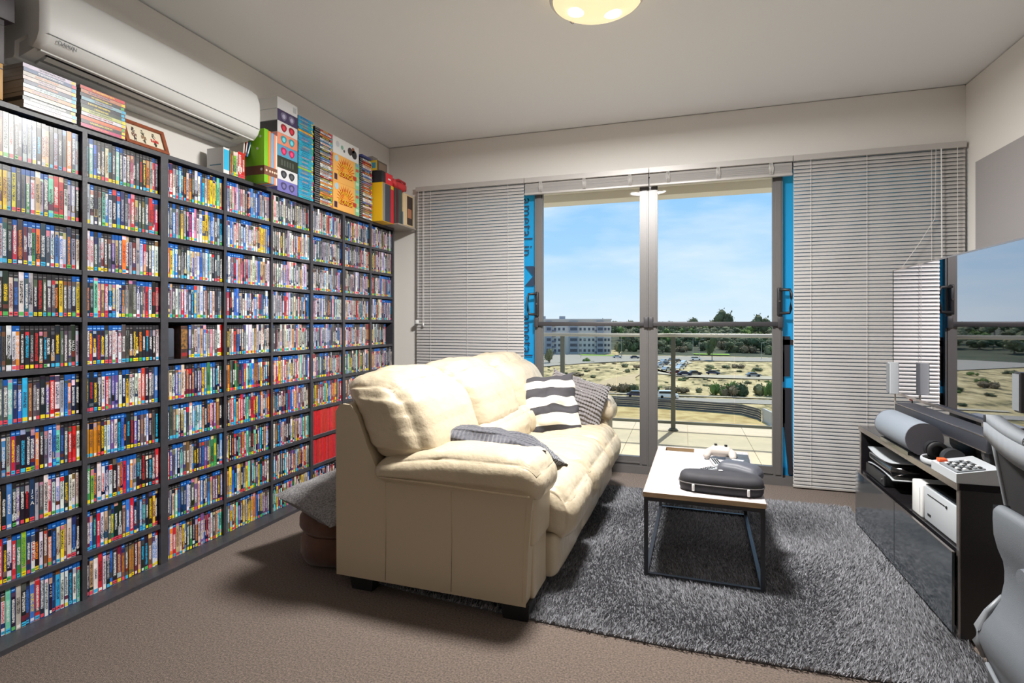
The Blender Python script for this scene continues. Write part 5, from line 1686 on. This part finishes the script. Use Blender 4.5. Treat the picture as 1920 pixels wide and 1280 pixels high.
MB().rbox(-.05, .05, -.037, -.027, .045, .062, r=.004).build('trigger_bar', M['black'], gp)
bk = thing('folded_tablet', 'dark grey folded case lying near the far corner of the coffee table', 'case', (.290, 3.32, TZ), R(-3))
M['slate'] = mat('slate_leather', srgb(72, 78, 84), .55, bump=(200, .1))
MB().rbox(-.062, .062, -.085, .012, 0, .022, r=.003).build('cover', M['slate'], bk)
MB().rbox(-.062, .062, .013, .088, 0, .024, r=.003).build('flap', M['slate'], bk)
MB().rbox(-.060, .060, -.083, .086, -.0, .006, r=.002).build('pages', M['black'], bk)

# ------------------------------------------------------------------ television cabinet
CX0, CX1, CY0, CY1, CZ = .975, 1.42, 2.43, 3.63, .60
tv_c = thing('tv_cabinet', 'black gloss television cabinet with smoked glass fronts', 'cabinet', ((CX0 + CX1) / 2, (CY0 + CY1) / 2, 0))
M['cab'] = mat('black_cabinet', srgb(30, 28, 31), .3, bump=(300, .03), var=(200, .25))
M['cabtop'] = mat('black_glass_top', srgb(34, 32, 34), .08, coat=.5)
M['trimm'] = mat('brushed_edge', srgb(150, 142, 138), .25, .8)
bx('top_panel', (CX0 + .006, CX1, CY0, CY1, .574, CZ), M['cabtop'], tv_c)
bx('top_edge', (CX0, CX0 + .006, CY0, CY1, .572, CZ - .001), M['trimm'], tv_c)
bx('side_panel', (CX0 + .01, CX1, CY0, CY0 + .022, .02, .574), M['cab'], tv_c)
bx('side_panel', (CX0 + .01, CX1, CY1 - .022, CY1, .02, .574), M['cab'], tv_c)
bx('side_edge', (CX0 + .006, CX0 + .01, CY0, CY0 + .022, .02, .574), M['trimm'], tv_c)
bx('side_edge', (CX0 + .006, CX0 + .01, CY1 - .022, CY1, .02, .574), M['trimm'], tv_c)
bx('back_panel', (CX1 - .008, CX1, CY0 + .022, CY1 - .022, .02, .574), M['black'], tv_c)
bx('bottom_panel', (CX0 + .01, CX1, CY0 + .022, CY1 - .022, .03, .05), M['cab'], tv_c)
bx('middle_shelf', (CX0 + .012, CX1 - .008, CY0 + .022, CY1 - .022, .325, .343), M['cabtop'], tv_c)
bx('plinth', (CX0 + .05, CX1 - .02, CY0 + .03, CY1 - .03, 0, .03), M['black'], tv_c)
M['smoke'] = mat('smoked_glass', srgb(52, 60, 66), .06, spec=.9, coat=1.0)
ym = (CY0 + CY1) / 2
for y0, y1 in ((CY0 + .012, ym - .003), (ym + .003, CY1 + .012)):
    d = bx('glass_door', (CX0 - .012, CX0 - .004, y0, y1, .035, .335), M['smoke'], tv_c)
    bx('door_rim', (CX0 - .013, CX0 - .003, y0, y1, .335, .339), M['trimm'], d)
    for zz in (.06, .30):
        pass
t = thing('set_top_box', 'black set top recorder on the cabinet shelf under the curved console', 'recorder', (1.10, 3.41, .343))
MB().rbox(-.10, .12, -.14, .16, .004, .062, r=.003).build('body', M['gloss'], t)
bx('fascia', (-.1035, -.1, -.138, .158, .006, .060), M['blackpl'], t, world=False)
MB().cyl((-.104, -.10, .03), (-.108, -.10, .03), .008, n=12).build('knob', M['chrome'], t)
t = thing('game_console', 'curved white and black console lying on the recorder', 'console', (1.10, 3.34, .4052))
def plate(z0, z1, lift, m, nm):
    mb = MB()
    n = 12
    vs = []
    for i in range(n + 1):
        y = -.19 + .38 * i / n
        k = lift * ((i / n - .5) * 2) ** 2
        for x in (-.105, .12):
            for z in (z0, z1): vs.append((x, y, z + k))
    fs = []
    for i in range(n):
        a = i * 4
        fs += [(a, a + 4, a + 6, a + 2), (a + 1, a + 3, a + 7, a + 5), (a, a + 1, a + 5, a + 4), (a + 2, a + 6, a + 7, a + 3)]
    fs += [(0, 2, 3, 1), (n * 4, n * 4 + 1, n * 4 + 3, n * 4 + 2)]
    mb.add(vs, fs, 0, True)
    mb.build(nm, m, t)
plate(.018, .024, -.014, M['lgrey'], 'lower_plate'); plate(.026, .070, .0, M['gloss'], 'core'); plate(.072, .078, .018, M['lgrey'], 'upper_plate')
bx('foot', (-.05, .06, -.06, .06, 0, .019), M['black'], t, world=False)
t = thing('white_console', 'slim white console standing on the cabinet shelf beside the silver one', 'console', (1.10, 2.865, .343))
MB().rbox(-.105, .10, -.062, .048, 0, .148, r=.008).build('body', M['white'], t)
bx('front_slot', (-.1062, -.105, -.045, -.041, .02, .13), M['lgrey'], t, world=False)
t = thing('silver_console', 'wide silver fronted console with a black top on the cabinet shelf', 'console', (1.115, 2.625, .343))
MB().rbox(-.115, .13, -.165, .165, .004, .150, r=.004).build('body', M['lgrey'], t)
MB().rbox(-.112, .128, -.162, .162, .1502, .158, r=.003).build('lid', M['gloss'], t)
bx('disc_slot', (-.1165, -.115, -.03, .13, .118, .122), M['black'], t, world=False)
MB().cyl((-.115, -.045, .12), (-.118, -.045, .12), .006, n=10).build('button', M['black'], t)
bx('port', (-.1165, -.115, .10, .13, .03, .04), M['black'], t, world=False)

# on the cabinet
t = thing('centre_speaker', 'grey half round centre speaker lying on the cabinet front edge', 'speaker', (1.022, 3.055, CZ))
M['spk'] = mat('grey_speaker', srgb(128, 136, 146), .5, bump=(700, .15))
pr2 = [(.073 * math.cos(a), .079 + .073 * math.sin(a)) for a in [(-70 + 320 * i / 22) * math.pi / 180 for i in range(23)]]
MB().prism(pr2[::-1], -.20, .20, 'y', smooth=True).build('grille', M['spk'], t)
for sy in (-1, 1):
    MB().prism([(x * 1.005, .079 + (z - .079) * 1.005) for x, z in pr2][::-1], sy * .203 - .003, sy * .203 + .003, 'y').build('end_cap', mat('speaker_end', srgb(88, 86, 92), .7, bump=(700, .2)), t)
bx('stand', (-.055, .03, -.18, .18, 0, .016), M['gloss'], t, world=False)
t = thing('soundbar', 'long black soundbar raised below the television screen', 'soundbar', (1.150, 2.985, CZ))
MB().rbox(-.05, .05, -.475, .475, .098, .166, r=.010).build('bar', mat('black_mesh', srgb(44, 46, 54), .45, bump=(900, .3)), t)
for z in (.104, .162):
    bx('silver_trim', (-.0512, -.049, -.47, .47, z - .002, z + .002), M['trimm'], t, world=False)
for yy in (-.44, .44):
    MB().rbox(-.035, .04, yy - .02, yy + .02, 0, .10, r=.004).build('foot', M['black'], t)
t = thing('headphones', 'grey and black headphones lying below the soundbar', 'headphones', (1.055, 2.748, CZ))
arc = [(.0 + .075 * math.cos(a) - .0, .085 * math.sin(a) - .0, .012) for a in [math.pi * (.5 + 1.0 * i / 14) for i in range(15)]]
MB().tube(arc, .011, 8, flat=(.5, 1.1)).build('headband', M['lgrey'], t)
for yy in (.085, -.085):
    MB().cyl((-.0, yy - .014, .042), (-.0, yy + .014, .042), .040, .040, 20).build('ear_cup', M['blackpl'], t)
    MB().lathe([(.022, -.008), (.036, -.008), (.04, 0), (.036, .008), (.022, .008)], (0, 0, 0), 20).build('ear_pad', M['black'], t).matrix_local = Matrix.Translation((0, yy * .72, .042)) @ Matrix.Rotation(R(90), 4, 'X')
t = thing('desk_phone', 'white button handset base with an orange key on the cabinet end', 'phone', (1.038, 2.532, CZ), R(0))
MB().prism([(-.065, 0), (.075, 0), (.075, .062), (-.065, .034)], -.10, .115, 'y').build('base', M['lgrey'], t)
MB().prism([(-.06, .0355), (.03, .0535), (.03, .058), (-.06, .040)], -.09, .055, 'y').build('key_panel', M['grey'], t)
for i in range(5):
    for j in range(6):
        xx = -.05 + i * .016
        zz = .0405 + (xx + .06) * .2
        MB().rbox(xx, xx + .010, -.082 + j * .021, -.068 + j * .021, zz, zz + .006, r=.0015, seg=1).build('key', [M['black'], M['white'], M['black'], M['grey']][(i + j) % 4], t)
MB().rbox(-.055, -.025, .07, .10, .038, .052, r=.004).build('orange_key', mat('orange_key', srgb(238, 92, 40), .4), t)

# television
tv = thing('television', 'large flat television reflecting the window beside the wall panel', 'television', (1.24, 3.085, CZ))
M['screen'] = bpy.data.materials.new('tv_screen')
M['screen'].use_nodes = True
b_ = M['screen'].node_tree.nodes['Principled BSDF']
b_.inputs['Base Color'].default_value = (.50, .49, .52, 1); b_.inputs['Metallic'].default_value = 1.0; b_.inputs['Roughness'].default_value = .015
TY0, TY1, TZ0, TZ1 = 2.36, 3.81, .775, 1.518
MB().rbox(1.206, 1.245, TY0, TY1, TZ0, TZ1, r=.004).build('cabinet', M['gloss'], tv, True)
bx('screen', (1.2045, 1.206, TY0 + .008, TY1 - .008, TZ0 + .014, TZ1 - .007), M['screen'], tv)
bx('bezel', (1.2035, 1.206, TY0, TY1, TZ1 - .007, TZ1), M['trimm'], tv)
bx('bezel', (1.2035, 1.206, TY0, TY1, TZ0, TZ0 + .014), M['trimm'], tv)
bx('bezel', (1.203, 1.206, TY1 - .008, TY1, TZ0, TZ1), M['gloss'], tv)
MB().rbox(1.245, 1.28, 2.7, 3.4, .82, 1.2, r=.012).build('rear_housing', M['blackpl'], tv, True)
MB().rbox(1.25, 1.275, 2.95, 3.2, .61, .84, r=.004).build('neck', M['blackpl'], tv, True)
MB().rbox(1.20, 1.36, 2.80, 3.35, CZ, .612, r=.003).build('foot', M['gloss'], tv, True)
def satellite(x, y, label, m, z0, z1):
    t = thing('satellite_speaker', label, 'speaker', (x, y, CZ))
    MB().lathe([(0, .006), (.04, .005), (.042, 0), (0, 0)], (0, 0, 0), 20).build('base', M['blackpl'], t)
    MB().cyl((0, 0, .005), (0, 0, z1 - CZ - .03), .004, n=8).build('pole', M['railmetal'], t)
    mb = MB()
    h0, h1 = z0 - CZ, z1 - CZ
    mb.prism([(-.035, -.026), (.011, -.026), (.011, .026), (-.03, .026)], h0, h1, 'z')
    bev(mb.build('cabinet', m, t), .005)
    bx('grille', (-.0375, -.0352, -.022, .02, h0 + .006, h1 - .006), M['grey'], t, world=False)
satellite(1.145, 3.585, 'pale grey satellite speaker on a thin pole at the window end of the cabinet', M['lgrey'], .80, .975)
satellite(1.190, 2.434, 'black satellite speaker on a thin pole at the chair end of the cabinet', M['blackpl'], .875, 1.02)
# leads hanging behind the screen edge
cbt = thing('cable_loop', 'red tipped leads hanging at the window end of the television', 'cable', (1.28, 3.72, CZ))
MB().tube([(1.262, 3.70, 1.0), (1.27, 3.735, .85), (1.28, 3.73, .70), (1.285, 3.68, .604)], .005, 6).build('lead', M['black'], cbt, True)
MB().cyl((1.27, 3.73, .80), (1.272, 3.732, .745), .009, n=8).build('plug', mat('red_plug', srgb(214, 60, 44), .5), cbt, True)

# ------------------------------------------------------------------ office chair (its back to the room)
ch = thing('office_chair', 'grey office chair with a dark mesh back beside the cabinet', 'chair', (1.20, 1.66, 0))
M['chg'] = mat('chair_grey', srgb(104, 109, 115), .5, bump=(700, .25))
M['chl'] = mat('chair_rim', srgb(128, 132, 137), .4, bump=(600, .1))
M['mesh'] = mat('dark_mesh', srgb(26, 25, 27), .7, bump=(900, .6))
def bk_x(z, y):                     # rear surface of the backrest
    return .868 - (z - .66) * .17 + .9 * (y - 1.66) ** 2 * .25
ny, nz = 14, 14
vs, fs = [], []
for k in range(nz + 1):
    for i in range(ny + 1):
        y = 1.40 + .53 * i / ny; z = .50 + .39 * k / nz
        vs.append((bk_x(z, y) + .012, y, z))
fs = [(k * (ny + 1) + i, (k + 1) * (ny + 1) + i, (k + 1) * (ny + 1) + i + 1, k * (ny + 1) + i + 1) for k in range(nz) for i in range(ny)]
mo = MB().add(vs, fs, 0, True).build('mesh_back', M['mesh'], ch, True)
sm = mo.modifiers.new('solid', 'SOLIDIFY'); sm.thickness = .012
def rim_z(y): return .905 - .025 * math.sin((1.93 - y) / .53 * math.pi) - .0
top = [(bk_x(.9, 1.40 + .53 * i / 16) + .0, 1.40 + .53 * i / 16) for i in range(17)]
mb = MB()
for (xa, ya), (xb, yb) in zip(top[:-1], top[1:]):
    for off, w_, zz, hh_ in ((.0, .035, 0, .026), (-.006, .03, -.036, .04)):
        za, zb = rim_z(ya) + zz, rim_z(yb) + zz
        d_ = .020 * abs(math.sin((ya - 1.40) / .53 * math.pi)) if zz else 0
        d2 = .020 * abs(math.sin((yb - 1.40) / .53 * math.pi)) if zz else 0
        mb.add([(xa + off, ya, za - d_), (xb + off, yb, zb - d2), (xb + off, yb, zb + hh_), (xa + off, ya, za + hh_), (xa + off + w_, ya, za - d_), (xb + off + w_, yb, zb - d2), (xb + off + w_, yb, zb + hh_), (xa + off + w_, ya, za + hh_)],
               [(0, 3, 2, 1), (4, 5, 6, 7), (3, 7, 6, 2), (0, 1, 5, 4)], 0, True)
mb.add([(top[-1][0] - .006, 1.93, .87), (top[-1][0] + .03, 1.93, .87), (top[-1][0] + .03, 1.93, .93), (top[-1][0] - .006, 1.93, .93)], [(0, 1, 2, 3)])
mb.build('top_rim', M['chl'], ch, True)
letter('print', '6', .03, M['black'], ch, frame4((bk_x(.9, 1.705) - .003 - 1.20, 1.705 - 1.66, .896), (0, -1, 0), (.0, 0, 1)))
for yy in (1.93, 1.40):
    MB().tube([(bk_x(z, yy) + .012, yy, z) for z in (.49, .6, .7, .8, .9)], .008, 8).build('side_rim', M['chl'], ch, True)
out = [(.812, .700), (.811, .66), (.813, .619), (.822, .58), (.8345, .546), (.8375, .52), (.837, .49), (.8285, .443), (.808, .405), (.788, .372), (.780, .345), (.780, .318), (.788, .292), (.798, .27), (.800, .21), (.83, .17), (.90, .16)]
inn = [(.96, .20), (.955, .30), (.93, .40), (.905, .50), (.885, .60), (.850, .700)]
bev(MB().prism((out + inn)[::-1], 1.53, 1.82, 'y').build('back_bracket', M['chg'], ch, True), .022, 4)
MB().tube([(.835, 1.822, .45), (.803, 1.824, .40), (.783, 1.826, .355), (.780, 1.826, .315), (.793, 1.824, .275)], [.006, .010, .012, .012, .006], 10).build('bracket_flare', M['chl'], ch, True)
MB().tube([(.79, 1.80, .27), (.79, 1.72, .235), (.79, 1.62, .20), (.79, 1.55, .19)], .006, 6).build('bracket_groove', M['chl'], ch, True)
MB().cyl((.838, 1.695, .55), (.815, 1.695, .55), .030, .024, 20).build('tension_knob', M['chg'], ch, True)
MB().soft((1.20, 1.66, .47), (.25, .255, .05), .045, (0, 0, .012), 12).build('seat', M['mesh'], ch, True)
MB().box(.86, 1.30, 1.56, 1.76, .36, .42).build('mechanism', M['blackpl'], ch, True)
MB().cyl((1.20, 1.66, .10), (1.20, 1.66, .40), .03, .024, 16).build('gas_lift', M['black'], ch, True)
for k in range(5):
    a = R(36 + 72 * k)
    c_, s_ = math.cos(a), math.sin(a)
    l_ = MB().tube([(1.20 + .02 * c_, 1.66 + .02 * s_, .115), (1.20 + .17 * c_, 1.66 + .17 * s_, .10), (1.20 + .30 * c_, 1.66 + .30 * s_, .075)], [.03, .024, .018], 8).build('base_leg', M['chg'], ch, True)
    MB().cyl((1.20 + .30 * c_ - .02 * s_, 1.66 + .30 * s_ + .02 * c_, .03), (1.20 + .30 * c_ + .02 * s_, 1.66 + .30 * s_ - .02 * c_, .03), .029, n=14).build('castor', M['black'], l_, True)
for yy in (1.36, 1.96):
    MB().tube([(1.10, 1.66 + (yy - 1.66) * .8, .45), (1.10, yy, .52), (1.10, yy, .66)], .016, 8).build('arm_post', M['chg'], ch, True)
    MB().rbox(1.0, 1.26, yy - .035, yy + .035, .655, .685, r=.012).build('arm_rest', M['black'], ch, True)
